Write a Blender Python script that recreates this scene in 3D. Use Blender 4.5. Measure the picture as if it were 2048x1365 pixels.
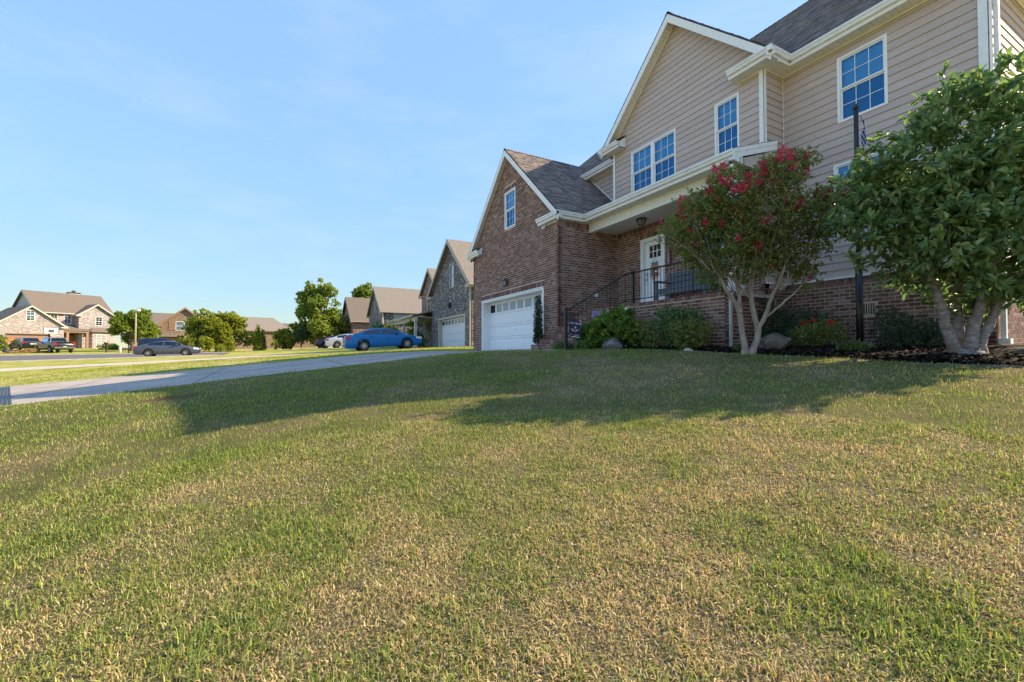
import bpy, math, random
import numpy as np
from mathutils import Vector, Matrix

for o in list(bpy.data.objects):
    bpy.data.objects.remove(o)
sc = bpy.context.scene
COL = sc.collection
random.seed(7)
RNG = np.random.default_rng(7)
rad = math.radians

# ------------------------------------------------------------------ camera
# X runs along the house fronts, +Y into the lot, z = 0 is the eye level of the lens
A = rad(28.2); PT = rad(1.28)
cam_d = bpy.data.cameras.new('camera')
cam_d.sensor_width = 36.0
cam_d.lens = 36.0 * 871.0 / 2048.0
cam_d.clip_start = 0.05
cam_d.clip_end = 3000.0
cam = bpy.data.objects.new('camera', cam_d)
COL.objects.link(cam)
fw = Vector((-math.cos(A) * math.cos(PT), math.sin(A) * math.cos(PT), math.sin(PT)))
cam.location = (0, 0, 0)
cam.rotation_euler = fw.to_track_quat('-Z', 'Y').to_euler()
sc.camera = cam

# ------------------------------------------------------------------ light
SUN_V = Vector((0.465, 1.46, 1.0)).normalized()          # towards the sun
SUN_EL = math.asin(SUN_V.z)
SUN_AZ = math.atan2(SUN_V.x, SUN_V.y)                   # from +Y towards +X
sc.render.engine = 'CYCLES'
sc.view_settings.view_transform = 'Standard'
sc.view_settings.look = 'None'
sc.view_settings.gamma = 1.0
sc.view_settings.exposure = 1.92
world = bpy.data.worlds.new('World')
sc.world = world
world.use_nodes = True
wn = world.node_tree.nodes; wl = world.node_tree.links
wn.clear()
w_out = wn.new('ShaderNodeOutputWorld'); w_bg = wn.new('ShaderNodeBackground')
w_sky = wn.new('ShaderNodeTexSky'); w_sky.sky_type = 'NISHITA'
w_sky.sun_disc = False
w_sky.sun_elevation = SUN_EL
w_sky.sun_rotation = SUN_AZ
w_sky.altitude = 200.0
w_sky.air_density = 1.0; w_sky.dust_density = 0.15; w_sky.ozone_density = 1.1
# thin high cirrus streaks
w_tc = wn.new('ShaderNodeTexCoord'); w_map = wn.new('ShaderNodeMapping')
w_map.inputs['Rotation'].default_value = (0.25, 0.45, 0.5)
w_map.inputs['Scale'].default_value = (0.8, 3.0, 9.0)
w_nz = wn.new('ShaderNodeTexNoise'); w_nz.inputs['Scale'].default_value = 1.3
w_nz.inputs['Detail'].default_value = 7.0; w_nz.inputs['Roughness'].default_value = 0.55
w_rp = wn.new('ShaderNodeValToRGB')
w_rp.color_ramp.elements[0].position = 0.46; w_rp.color_ramp.elements[0].color = (0, 0, 0, 1)
w_rp.color_ramp.elements[1].position = 0.85; w_rp.color_ramp.elements[1].color = (0.26, 0.26, 0.26, 1)
w_mix = wn.new('ShaderNodeMixRGB'); w_mix.inputs['Color2'].default_value = (1.7, 1.8, 1.9, 1)
wl.new(w_tc.outputs['Generated'], w_map.inputs['Vector'])
wl.new(w_map.outputs['Vector'], w_nz.inputs['Vector'])
wl.new(w_nz.outputs['Fac'], w_rp.inputs['Fac'])
wl.new(w_rp.outputs['Color'], w_mix.inputs['Fac'])
# added tone curve: evens out the sky's brightness range over the whole dome, hue kept
w_bw = wn.new('ShaderNodeRGBToBW'); w_pw = wn.new('ShaderNodeMath'); w_pw.operation = 'POWER'; w_pw.inputs[1].default_value = -0.76
w_sc = wn.new('ShaderNodeVectorMath'); w_sc.operation = 'SCALE'
wl.new(w_sky.outputs['Color'], w_bw.inputs['Color']); wl.new(w_bw.outputs['Val'], w_pw.inputs[0])
wl.new(w_sky.outputs['Color'], w_sc.inputs[0]); wl.new(w_pw.outputs[0], w_sc.inputs['Scale'])
w_ti = wn.new('ShaderNodeMixRGB'); w_ti.blend_type = 'MULTIPLY'; w_ti.inputs['Fac'].default_value = 1.0; w_ti.inputs['Color2'].default_value = (0.89, 0.965, 1.0, 1)
wl.new(w_sc.outputs['Vector'], w_ti.inputs['Color1']); wl.new(w_ti.outputs['Color'], w_mix.inputs['Color1'])
wl.new(w_mix.outputs['Color'], w_bg.inputs['Color'])
w_bg.inputs['Strength'].default_value = 0.148
wl.new(w_bg.outputs['Background'], w_out.inputs['Surface'])
sun_d = bpy.data.lights.new('sun', 'SUN')
sun_d.energy = 2.6; sun_d.angle = rad(0.55); sun_d.color = (1.0, 0.81, 0.55)
sun = bpy.data.objects.new('sun', sun_d); COL.objects.link(sun)
sun.rotation_euler = (-SUN_V).to_track_quat('-Z', 'Y').to_euler()
sun.location = (20, 40, 40)

# ------------------------------------------------------------------ helpers
WM = {}          # world matrix of every object made here

def place(o, parent=None, local=False, mat=None):
    """link; local: data is in the parent's frame, otherwise in world coordinates"""
    COL.objects.link(o)
    m = mat or Matrix.Identity(4)
    if parent is not None:
        o.parent = parent
        if not local:
            o.matrix_parent_inverse = WM[parent.name].inverted()
            WM[o.name] = m
        else:
            WM[o.name] = WM[parent.name] @ m
    else:
        WM[o.name] = m
    o.matrix_basis = m
    return o

def tag(o, label, cat, group=None, kind=None):
    if label: o['label'] = label
    if cat: o['category'] = cat
    if group: o['group'] = group
    if kind: o['kind'] = kind
    return o

def thing(name, loc, label, cat, group=None, rz=0.0, pitch=0.0):
    o = bpy.data.objects.new(name, None)
    o.empty_display_size = 0.2
    place(o, None, mat=Matrix.Translation(Vector(loc)) @ Matrix.Rotation(rz, 4, 'Z') @ Matrix.Rotation(pitch, 4, 'Y'))
    return tag(o, label, cat, group)

class MB:
    def __init__(self):
        self.v = []; self.f = []; self.marks = []
    def poly(self, pts):
        n = len(self.v); self.v += [tuple(p) for p in pts]; self.f.append(tuple(range(n, n + len(pts))))
    def box(self, x0, x1, y0, y1, z0, z1):
        n = len(self.v); self.marks.append((n, len(self.f)))
        self.v += [(x0,y0,z0),(x1,y0,z0),(x1,y1,z0),(x0,y1,z0),(x0,y0,z1),(x1,y0,z1),(x1,y1,z1),(x0,y1,z1)]
        self.f += [(n,n+3,n+2,n+1),(n+4,n+5,n+6,n+7),(n,n+1,n+5,n+4),(n+1,n+2,n+6,n+5),(n+2,n+3,n+7,n+6),(n+3,n,n+4,n+7)]
        return self
    def prism(self, pts, off):
        off = Vector(off); k = len(pts); n = len(self.v); self.marks.append((n, len(self.f)))
        self.v += [tuple(p) for p in pts] + [tuple(Vector(p) + off) for p in pts]
        self.f.append(tuple(range(n, n + k))); self.f.append(tuple(range(n + 2*k - 1, n + k - 1, -1)))
        for i in range(k):
            j = (i + 1) % k
            self.f.append((n + i, n + k + i, n + k + j, n + j))
        return self
    def tube(self, pts, rs, seg=8, cap=True):
        pts = [Vector(p) for p in pts]; n0 = len(self.v); k = len(pts)
        ref = None
        for i, p in enumerate(pts):
            d = (pts[min(i+1,k-1)] - pts[max(i-1,0)])
            if d.length < 1e-9: d = Vector((0,0,1))
            d.normalize()
            if ref is None:
                ref = d.orthogonal().normalized()
            else:
                ref = (ref - d * ref.dot(d))
                ref = ref.normalized() if ref.length > 1e-6 else d.orthogonal().normalized()
            b = d.cross(ref); r = rs[i] if hasattr(rs, '__len__') else rs
            for s in range(seg):
                a = 2*math.pi*s/seg
                self.v.append(tuple(p + (ref*math.cos(a) + b*math.sin(a))*r))
        for i in range(k-1):
            for s in range(seg):
                t = (s+1) % seg
                self.f.append((n0+i*seg+s, n0+i*seg+t, n0+(i+1)*seg+t, n0+(i+1)*seg+s))
        if cap:
            self.f.append(tuple(range(n0+seg-1, n0-1, -1)))
            self.f.append(tuple(range(n0+(k-1)*seg, n0+k*seg)))
        return self
    def lathe(self, prof, c=(0,0,0), seg=20, axis='z', a0=0.0):
        n0 = len(self.v); k = len(prof)
        for s in range(seg):
            a = a0 + 2*math.pi*s/seg; ca, sa = math.cos(a), math.sin(a)
            for r, h in prof:
                if axis == 'z': p = (c[0]+r*ca, c[1]+r*sa, c[2]+h)
                elif axis == 'y': p = (c[0]+r*ca, c[1]+h, c[2]+r*sa)
                else: p = (c[0]+h, c[1]+r*ca, c[2]+r*sa)
                self.v.append(p)
        for s in range(seg):
            t = (s+1) % seg
            for i in range(k-1):
                self.f.append((n0+s*k+i, n0+t*k+i, n0+t*k+i+1, n0+s*k+i+1))
        return self
    def build_each(self, name, mat, parent=None, **kw):
        """every box or prism becomes an object of its own"""
        mk = self.marks + [(len(self.v), len(self.f))]; res = []
        for (v0, f0), (v1, f1) in zip(mk, mk[1:]):
            m = MB(); m.v = self.v[v0:v1]; m.f = [tuple(i-v0 for i in f) for f in self.f[f0:f1]]
            res.append(m.build(name, mat, parent, **kw))
        return res
    def mesh(self, name, mat, smooth=False):
        me = bpy.data.meshes.new(name); me.from_pydata(self.v, [], self.f)
        if mat: me.materials.append(mat)
        if smooth: me.shade_smooth()
        me.update(); return me
    def build(self, name, mat, parent=None, local=False, smooth=False, kind=None, bevel=0.0):
        o = bpy.data.objects.new(name, self.mesh(name, mat, smooth))
        place(o, parent, local)
        if kind: o['kind'] = kind
        if bevel:
            b = o.modifiers.new('bevel', 'BEVEL'); b.width = bevel; b.segments = 2; b.limit_method = 'ANGLE'
        return o

def np_mesh(name, V, F, mat, parent=None, kind=None, cols=None, smooth=False, local=False):
    """V (n,3), F (m,k) with constant k"""
    me = bpy.data.meshes.new(name)
    m, k = F.shape
    me.vertices.add(len(V)); me.vertices.foreach_set('co', np.ascontiguousarray(V, dtype=np.float32).ravel())
    me.loops.add(m*k); me.loops.foreach_set('vertex_index', np.ascontiguousarray(F, dtype=np.int32).ravel())
    me.polygons.add(m); me.polygons.foreach_set('loop_start', np.arange(0, m*k, k, dtype=np.int32))
    me.polygons.foreach_set('loop_total', np.full(m, k, dtype=np.int32))
    if mat: me.materials.append(mat)
    me.update(calc_edges=True)
    if cols is not None:
        at = me.color_attributes.new('tint', 'FLOAT_COLOR', 'POINT')
        c4 = np.ones((len(V), 4), dtype=np.float32); c4[:, :3] = cols
        at.data.foreach_set('color', c4.ravel())
    if smooth: me.shade_smooth()
    o = bpy.data.objects.new(name, me); place(o, parent, local)
    if kind: o['kind'] = kind
    return o

# value noise for fields shared by terrain and grass
_NT = RNG.random((256, 256))
def vnoise(x, y, s, seed=0):
    x = np.asarray(x, float)*s + 31.7*seed + 1000; y = np.asarray(y, float)*s + 17.3*seed + 1000
    xi = np.floor(x).astype(int); yi = np.floor(y).astype(int)
    fx = x-xi; fy = y-yi; fx = fx*fx*(3-2*fx); fy = fy*fy*(3-2*fy)
    def t(a, b): return _NT[(a) % 256, (b) % 256]
    return (t(xi,yi)*(1-fx)+t(xi+1,yi)*fx)*(1-fy)+(t(xi,yi+1)*(1-fx)+t(xi+1,yi+1)*fx)*fy
def fbm(x, y, s, seed=0, o=3):
    r = 0; a = 0.5; n = 0
    for i in range(o):
        r = r + a*vnoise(x, y, s*2**i, seed+i); n += a; a *= 0.5
    return r/n
def sstep(a, b, x):
    t = np.clip((np.asarray(x, float)-a)/(b-a), 0, 1); return t*t*(3-2*t)

# ------------------------------------------------------------------ materials
MATS = {}
def mat(name, col, rough=0.6, var=0.12, scale=6.0, bump=0.0, bscale=40.0, rand=None, rvar=0.3, spec=0.5,
        metal=0.0, col2=None, attr=None, trans=0.0, stretch=None, cols=None, coat=0.0, hue=0.0):
    """procedural principled material: noise mottling, optional random tone per island/object, bump"""
    m = bpy.data.materials.new(name); m.use_nodes = True
    nt = m.node_tree; N = nt.nodes; L = nt.links; N.clear()
    out = N.new('ShaderNodeOutputMaterial'); bs = N.new('ShaderNodeBsdfPrincipled')
    bs.inputs['Roughness'].default_value = rough; bs.inputs['Metallic'].default_value = metal
    bs.inputs['Specular IOR Level'].default_value = spec
    if coat: bs.inputs['Coat Weight'].default_value = coat; bs.inputs['Coat Roughness'].default_value = 0.05
    tc = N.new('ShaderNodeTexCoord'); vec = tc.outputs['Object']
    if stretch:
        mp = N.new('ShaderNodeMapping'); mp.inputs['Scale'].default_value = stretch
        L.new(vec, mp.inputs['Vector']); vec = mp.outputs['Vector']
    if attr:
        at = N.new('ShaderNodeAttribute'); at.attribute_name = attr; cur = at.outputs['Color']
    else:
        rgb = N.new('ShaderNodeRGB'); rgb.outputs[0].default_value = (*col, 1); cur = rgb.outputs[0]
    if rand:
        if rand == 'island':
            g = N.new('ShaderNodeNewGeometry'); r = g.outputs['Random Per Island']
        else:
            g = N.new('ShaderNodeObjectInfo'); r = g.outputs['Random']
        if cols:
            rp = N.new('ShaderNodeValToRGB'); rp.color_ramp.interpolation = 'LINEAR'
            els = rp.color_ramp.elements
            for i, (p, c) in enumerate(cols):
                e = els[i] if i < 2 else els.new(p)
                e.position = p; e.color = (*c, 1)
            L.new(r, rp.inputs['Fac']); cur = rp.outputs['Color']
        else:
            mr = N.new('ShaderNodeMapRange'); mr.inputs['To Min'].default_value = 1-rvar; mr.inputs['To Max'].default_value = 1+rvar
            L.new(r, mr.inputs['Value'])
            mx = N.new('ShaderNodeMixRGB'); mx.blend_type = 'MULTIPLY'; mx.inputs['Fac'].default_value = 1
            L.new(cur, mx.inputs['Color1']); L.new(mr.outputs['Result'], mx.inputs['Color2']); cur = mx.outputs['Color']
    if var or col2:
        nz = N.new('ShaderNodeTexNoise'); nz.inputs['Scale'].default_value = scale; nz.inputs['Detail'].default_value = 5
        L.new(vec, nz.inputs['Vector'])
        if col2:
            rp = N.new('ShaderNodeValToRGB'); rp.color_ramp.elements[0].position = 0.38; rp.color_ramp.elements[1].position = 0.62
            rp.color_ramp.elements[0].color = (0,0,0,1); rp.color_ramp.elements[1].color = (1,1,1,1)
            L.new(nz.outputs['Fac'], rp.inputs['Fac'])
            mx = N.new('ShaderNodeMixRGB'); mx.inputs['Color2'].default_value = (*col2, 1)
            L.new(rp.outputs['Color'], mx.inputs['Fac']); L.new(cur, mx.inputs['Color1']); cur = mx.outputs['Color']
        if var:
            mr = N.new('ShaderNodeMapRange'); mr.inputs['From Min'].default_value = 0.3; mr.inputs['From Max'].default_value = 0.7
            mr.inputs['To Min'].default_value = 1-var; mr.inputs['To Max'].default_value = 1+var
            nz2 = N.new('ShaderNodeTexNoise'); nz2.inputs['Scale'].default_value = scale*2.7; nz2.inputs['Detail'].default_value = 6
            L.new(vec, nz2.inputs['Vector'])
            L.new(nz2.outputs['Fac'], mr.inputs['Value'])
            mx = N.new('ShaderNodeMixRGB'); mx.blend_type = 'MULTIPLY'; mx.inputs['Fac'].default_value = 1
            L.new(cur, mx.inputs['Color1']); L.new(mr.outputs['Result'], mx.inputs['Color2']); cur = mx.outputs['Color']
    L.new(cur, bs.inputs['Base Color'])
    if bump:
        nb = N.new('ShaderNodeTexNoise'); nb.inputs['Scale'].default_value = bscale; nb.inputs['Detail'].default_value = 4
        L.new(vec, nb.inputs['Vector'])
        bp = N.new('ShaderNodeBump'); bp.inputs['Strength'].default_value = bump; bp.inputs['Distance'].default_value = 0.02
        L.new(nb.outputs['Fac'], bp.inputs['Height']); L.new(bp.outputs['Normal'], bs.inputs['Normal'])
    sh = bs.outputs['BSDF']
    if trans:
        tr = N.new('ShaderNodeBsdfTranslucent'); ms = N.new('ShaderNodeMixShader'); ms.inputs['Fac'].default_value = trans
        hs = N.new('ShaderNodeHueSaturation'); hs.inputs['Value'].default_value = 1.6; hs.inputs['Saturation'].default_value = 1.15
        L.new(cur, hs.inputs['Color']); L.new(hs.outputs['Color'], tr.inputs['Color'])
        L.new(sh, ms.inputs[1]); L.new(tr.outputs['BSDF'], ms.inputs[2]); sh = ms.outputs['Shader']
    L.new(sh, out.inputs['Surface'])
    MATS[name] = m
    return m

def brick_mat(name, cols, mortar, sx=0.203, sz=0.0813, axis='x'):
    """far brickwork: brick texture on walls too distant to tell the pieces apart"""
    m = bpy.data.materials.new(name); m.use_nodes = True
    nt = m.node_tree; N = nt.nodes; L = nt.links; bs = N['Principled BSDF']
    bs.inputs['Roughness'].default_value = 0.85; bs.inputs['Specular IOR Level'].default_value = 0.25
    tc = N.new('ShaderNodeTexCoord'); sp = N.new('ShaderNodeSeparateXYZ'); cb = N.new('ShaderNodeCombineXYZ')
    L.new(tc.outputs['Object'], sp.inputs[0])
    ad = N.new('ShaderNodeMath'); ad.operation = 'ADD'
    L.new(sp.outputs['X'], ad.inputs[0]); L.new(sp.outputs['Y'], ad.inputs[1])
    L.new(ad.outputs[0], cb.inputs['X']); L.new(sp.outputs['Z'], cb.inputs['Y'])
    bk = N.new('ShaderNodeTexBrick'); bk.inputs['Scale'].default_value = 1.0
    bk.inputs['Brick Width'].default_value = sx; bk.inputs['Row Height'].default_value = sz
    bk.inputs['Mortar Size'].default_value = 0.006; bk.inputs['Mortar Smooth'].default_value = 0.1
    bk.inputs['Bias'].default_value = 0.0
    bk.inputs['Color1'].default_value = (0,0,0,1); bk.inputs['Color2'].default_value = (1,1,1,1); bk.inputs['Mortar'].default_value = (0.5,0.5,0.5,1)
    L.new(cb.outputs[0], bk.inputs['Vector'])
    rp = N.new('ShaderNodeValToRGB'); els = rp.color_ramp.elements
    for i, (p, c) in enumerate(cols):
        e = els[i] if i < 2 else els.new(p)
        e.position = p; e.color = (*c, 1)
    L.new(bk.outputs['Color'], rp.inputs['Fac'])
    mx = N.new('ShaderNodeMixRGB'); mx.inputs['Color2'].default_value = (*mortar, 1)
    L.new(bk.outputs['Fac'], mx.inputs['Fac']); L.new(rp.outputs['Color'], mx.inputs['Color1'])
    L.new(mx.outputs['Color'], bs.inputs['Base Color'])
    MATS[name] = m
    return m

def glass_mat(name, tint, refl, fac=0.45, rough=0.02):
    m = bpy.data.materials.new(name); m.use_nodes = True
    nt = m.node_tree; N = nt.nodes; L = nt.links; N.clear()
    out = N.new('ShaderNodeOutputMaterial'); t = N.new('ShaderNodeBsdfTransparent'); gl = N.new('ShaderNodeBsdfGlossy')
    t.inputs['Color'].default_value = (*tint, 1); gl.inputs['Color'].default_value = (*refl, 1); gl.inputs['Roughness'].default_value = rough
    nz = N.new('ShaderNodeTexNoise'); nz.inputs['Scale'].default_value = 1.2; bp = N.new('ShaderNodeBump')
    bp.inputs['Strength'].default_value = 0.05; bp.inputs['Distance'].default_value = 0.02
    tc = N.new('ShaderNodeTexCoord'); L.new(tc.outputs['Object'], nz.inputs['Vector'])
    L.new(nz.outputs['Fac'], bp.inputs['Height']); L.new(bp.outputs['Normal'], gl.inputs['Normal'])
    fr = N.new('ShaderNodeFresnel'); fr.inputs['IOR'].default_value = 1.5
    ad = N.new('ShaderNodeMath'); ad.operation = 'ADD'; ad.inputs[1].default_value = fac; ad.use_clamp = True
    L.new(fr.outputs[0], ad.inputs[0])
    ms = N.new('ShaderNodeMixShader'); L.new(ad.outputs[0], ms.inputs['Fac'])
    L.new(t.outputs[0], ms.inputs[1]); L.new(gl.outputs[0], ms.inputs[2]); L.new(ms.outputs[0], out.inputs['Surface'])
    MATS[name] = m
    return m

BR = [(0.0,(0.125,0.068,0.056)),(0.35,(0.185,0.098,0.078)),(0.62,(0.235,0.125,0.098)),(0.85,(0.28,0.165,0.14)),(1.0,(0.34,0.23,0.20))]
mat('brick_piece', (.1,.06,.05), 0.85, 0.22, 14, 0.35, 60, rand='island', cols=BR, spec=0.25)
mat('brick_single', (.1,.06,.05), 0.85, 0.22, 14, 0.35, 60, rand='object', cols=BR, spec=0.25)
mat('mortar', (0.66,0.53,0.43), 0.95, 0.18, 5, 0.3, 90, spec=0.1)
mat('siding', (0.545,0.44,0.388), 0.62, 0.07, 1.6, 0.14, 30, rand='object', rvar=0.055, stretch=(1,1,7), spec=0.35)
mat('white_trim', (0.86,0.85,0.83), 0.5, 0.05, 3, 0.0, spec=0.4)
mat('gutter_white', (0.84,0.84,0.84), 0.4, 0.10, 2.5, 0.0, stretch=(1,1,3))
mat('spout_grey', (0.50,0.49,0.47), 0.5, 0.08, 3)
mat('cream_vinyl', (0.82,0.79,0.72), 0.5, 0.06, 3)
mat('window_vinyl', (0.88,0.88,0.87), 0.4, 0.03, 3)
mat('shingle', (0.085,0.078,0.075), 0.95, 0.25, 30, 0.5, 120, rand='island', cols=[(0,(0.15,0.125,0.115)),(0.5,(0.21,0.178,0.162)),(0.8,(0.27,0.226,0.196)),(1,(0.33,0.27,0.225))], spec=0.15)
mat('roof_felt', (0.06,0.056,0.055), 0.95, 0.1, 5)
mat('shingle_far', (0.235,0.205,0.175), 0.95, 0.28, 3.0, 0.4, 20, stretch=(1,1,3), spec=0.1)
mat('shingle_far_dark', (0.175,0.145,0.12), 0.95, 0.25, 3.0, 0.4, 20, stretch=(1,1,3), spec=0.1)
mat('door_white', (0.86,0.86,0.87), 0.45, 0.03, 3)
mat('black_iron', (0.018,0.019,0.022), 0.45, 0.1, 12)
mat('black_metal', (0.02,0.02,0.022), 0.4, 0.1, 12)
mat('concrete', (0.48,0.41,0.34), 0.9, 0.12, 1.6, 0.25, 60, col2=(0.54,0.47,0.39), spec=0.2)
mat('concrete_drive', (0.365,0.315,0.272), 0.9, 0.14, 0.7, 0.3, 60, col2=(0.43,0.37,0.32), spec=0.2)
mat('asphalt', (0.14,0.135,0.132), 0.9, 0.15, 1.5, 0.2, 60, spec=0.2)
mat('mulch', (0.020,0.016,0.014), 0.95, 0.4, 20, 0.8, 60, spec=0.1)
mat('mulch_chip', (0.03,0.022,0.018), 0.95, 0.2, 20, rand='island', cols=[(0,(0.012,0.010,0.010)),(0.6,(0.035,0.026,0.022)),(0.9,(0.07,0.048,0.034)),(1,(0.22,0.15,0.10))], spec=0.1)
mat('rock', (0.12,0.11,0.108), 0.9, 0.4, 3.5, 1.0, 9, col2=(0.19,0.175,0.17), spec=0.2)
mat('rock_tan', (0.095,0.082,0.066), 0.9, 0.45, 3.0, 1.0, 8, col2=(0.17,0.145,0.115), spec=0.2)
mat('bark_pale', (0.21,0.17,0.145), 0.9, 0.35, 7, 0.9, 16, stretch=(1,1,2.6), col2=(0.31,0.265,0.24))
mat('bark_crape', (0.26,0.20,0.155), 0.8, 0.22, 5, 0.3, 14, stretch=(1,1,.35), col2=(0.36,0.29,0.24))
mat('bark_dark', (0.09,0.07,0.055), 0.9, 0.3, 8, 0.6, 20)
mat('ground', (1,1,1), 0.98, 0.30, 26, 0.9, 70, attr='tint', spec=0.05)
mat('grass_blade', (1,1,1), 0.75, 0, 1, attr='tint', trans=0.30, spec=0.12)
mat('bench_wood', (0.13,0.145,0.165), 0.75, 0.2, 6, 0.3, 25, stretch=(6,1,1))
glass_mat('glass_blue', (0.36,0.72,1.0), (0.25,0.62,1.0), 0.16)  # blue put into the glass colour for the sky mirrored in the panes
glass_mat('glass_screen', (0.18,0.42,0.66), (0.15,0.48,0.88), 0.14)
glass_mat('glass_dark', (0.22,0.26,0.30), (0.8,0.9,1.0), 0.25)
glass_mat('glass_car', (0.06,0.07,0.08), (0.55,0.62,0.7), 0.10)
mat('blind', (0.85,0.86,0.88), 0.5, 0.02, 3)
mat('dark_void', (0.012,0.012,0.014), 0.9, 0.0)
mat('frosted_pane', (0.20,0.235,0.28), 0.12, 0.05, 3, spec=0.8)
mat('steel', (0.5,0.5,0.52), 0.35, 0.05, 5, metal=0.8)

def frame(O, U, N_):
    return (Vector(O), Vector(U).normalized(), Vector(N_).normalized())
def fp(fr, u, z, d):
    return fr[0] + fr[1]*u + fr[2]*d + Vector((0,0,z))
def fbox(mb, fr, u0, u1, z0, z1, d0, d1):
    mb.prism([fp(fr,u0,z0,d1), fp(fr,u1,z0,d1), fp(fr,u1,z1,d1), fp(fr,u0,z1,d1)], fr[2]*(d0-d1))
def ftrap(mb, fr, t, d0, d1, tilt=0.0):
    ul0, ur0, z0, ul1, ur1, z1 = t
    n = len(mb.v)
    P = [fp(fr,ul0,z0,d1), fp(fr,ur0,z0,d1), fp(fr,ur1,z1,d1-tilt), fp(fr,ul1,z1,d1-tilt),
         fp(fr,ul0,z0,d0), fp(fr,ur0,z0,d0), fp(fr,ur1,z1,d0), fp(fr,ul1,z1,d0)]
    mb.v += [tuple(p) for p in P]
    mb.f += [(n,n+1,n+2,n+3),(n+4,n+7,n+6,n+5),(n,n+4,n+5,n+1),(n+3,n+2,n+6,n+7),(n,n+3,n+7,n+4),(n+1,n+5,n+6,n+2)]
def bands(z0, z1, left, right, ops, brk=()):
    """trapezoids covering z0..z1 between left(z) and right(z) minus rectangular openings (u0,u1,za,zb)"""
    zs = sorted({z0, z1, *[z for o in ops for z in o[2:4] if z0 < z < z1], *[b for b in brk if z0 < b < z1]})
    res = []
    for a, b in zip(zs, zs[1:]):
        if b-a < 1e-4: continue
        m = (a+b)/2
        cuts = sorted((o[0], o[1]) for o in ops if o[2] < m < o[3])
        l0, r0, l1, r1 = left(a), right(a), left(b), right(b)
        cur = None
        for (c0, c1) in cuts:
            la, lb = (l0, l1) if cur is None else (cur, cur)
            if c0 > max(la, lb): res.append((la, c0, a, lb, c0, b))
            cur = c1 if cur is None else max(cur, c1)
        if cur is None: res.append((l0, r0, a, l1, r1, b))
        elif cur < min(r0, r1): res.append((cur, r0, a, cur, r1, b))
    return [t for t in res if t[1]-t[0] > 0.004 or t[4]-t[3] > 0.004]
# ------------------------------------------------------------------ terrain
KX = [-400,-150,-92,-80,-62,-52,-47,-38,-28,-18.2,-11.1,0,3,40]
KA = [2,1.0,.36,.08,-.1,-.27,-.25,-.25,-.27,-.44,-.523,-1.25,-1.40,-1.6]
KS = [0,0,.0,.008,.0145,.028,.0326,.045,.055,.092,.108,.11,.11,.08]
def gz(x, y):
    x = np.asarray(x, float); y = np.asarray(y, float)
    a = np.interp(x, KX, KA); s = np.interp(x, KX, KS)
    yy = np.clip(y, np.where(x > -25, -16, -45), 60)
    z = a + s*yy + np.interp(x, [-80,-62,-47,-38,-31], [.02,.04,.036,.015,0])*np.clip(y+5, 0, 12)
    c = np.interp(x, [-90,-60,-45,-23,-19.5,-11.5,-9,20], [.8,.6,.5,.26,.0,.0,.10,.12])
    w = .09
    return c - w*np.log1p(np.exp(np.clip((c-z)/w, -40, 40)))
def G(x, y): return float(gz(x, y))

def drive_mask(x, y):
    e = np.interp(y, [-14,-6,-2,4], [-19.4,-18.7,-18.4,-18.7]); nr = np.interp(y, [3,6], [-11.1,-12.1])
    m = (x > e) & (x < nr) & (y > -20) & (y < 8.4)
    return m | ((x >= -12.5) & (x < -9.5) & (y > 6.1) & (y < 7.0))
def ndrive_mask(x, y):
    lo = np.interp(y, [-14,2,6,9], [-31.2,-31.0,-31.2,-31.4]); hi = np.interp(y, [-14,2,6,9], [-27.2,-27.2,-26.0,-25.4])
    return (x > lo) & (x < hi) & (y > -22) & (y < 10.6)
def n2drive_mask(x, y): return (x > -51.2) & (x < -47.4) & (y > -22) & (y < 12)
def street_mask(x, y):
    a = (x > -61) & (x < -48.2) & (y > -70) & (y < -5.0)
    b = (x > -130) & (x <= -60.5) & (y > -17) & (y < -6.0) & (x < -200)
    return a | b
BEDX = [-12.2,-11.0,-9.6,-8.8,-7.65,-6.2,-5.1,-3.6,-2.97,-2.46,-1.8,-0.6,2.0]
BEDY = [6.6, 6.35, 6.75, 7.25, 7.66, 7.80, 7.86, 8.08, 8.12, 8.22, 8.38, 8.8, 9.4]
def bed_edge(x): return np.interp(x, BEDX, BEDY)
def bed_mask(x, y): return (x > -9.55) & (x < 2.0) & (y > bed_edge(x)) & (y < 11.2)
SOIL = (-9.15, -1.6)
def soil_w(x, y):
    dx = (x-SOIL[0]); dy = (y-SOIL[1])
    u = dx*0.35 + dy*0.94; v = dx*0.94 - dy*0.35
    return np.exp(-((u/0.50)**2 + (v/0.30)**2)*1.2) * (0.55 + 0.9*fbm(x, y, 3.0, 41))

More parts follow.
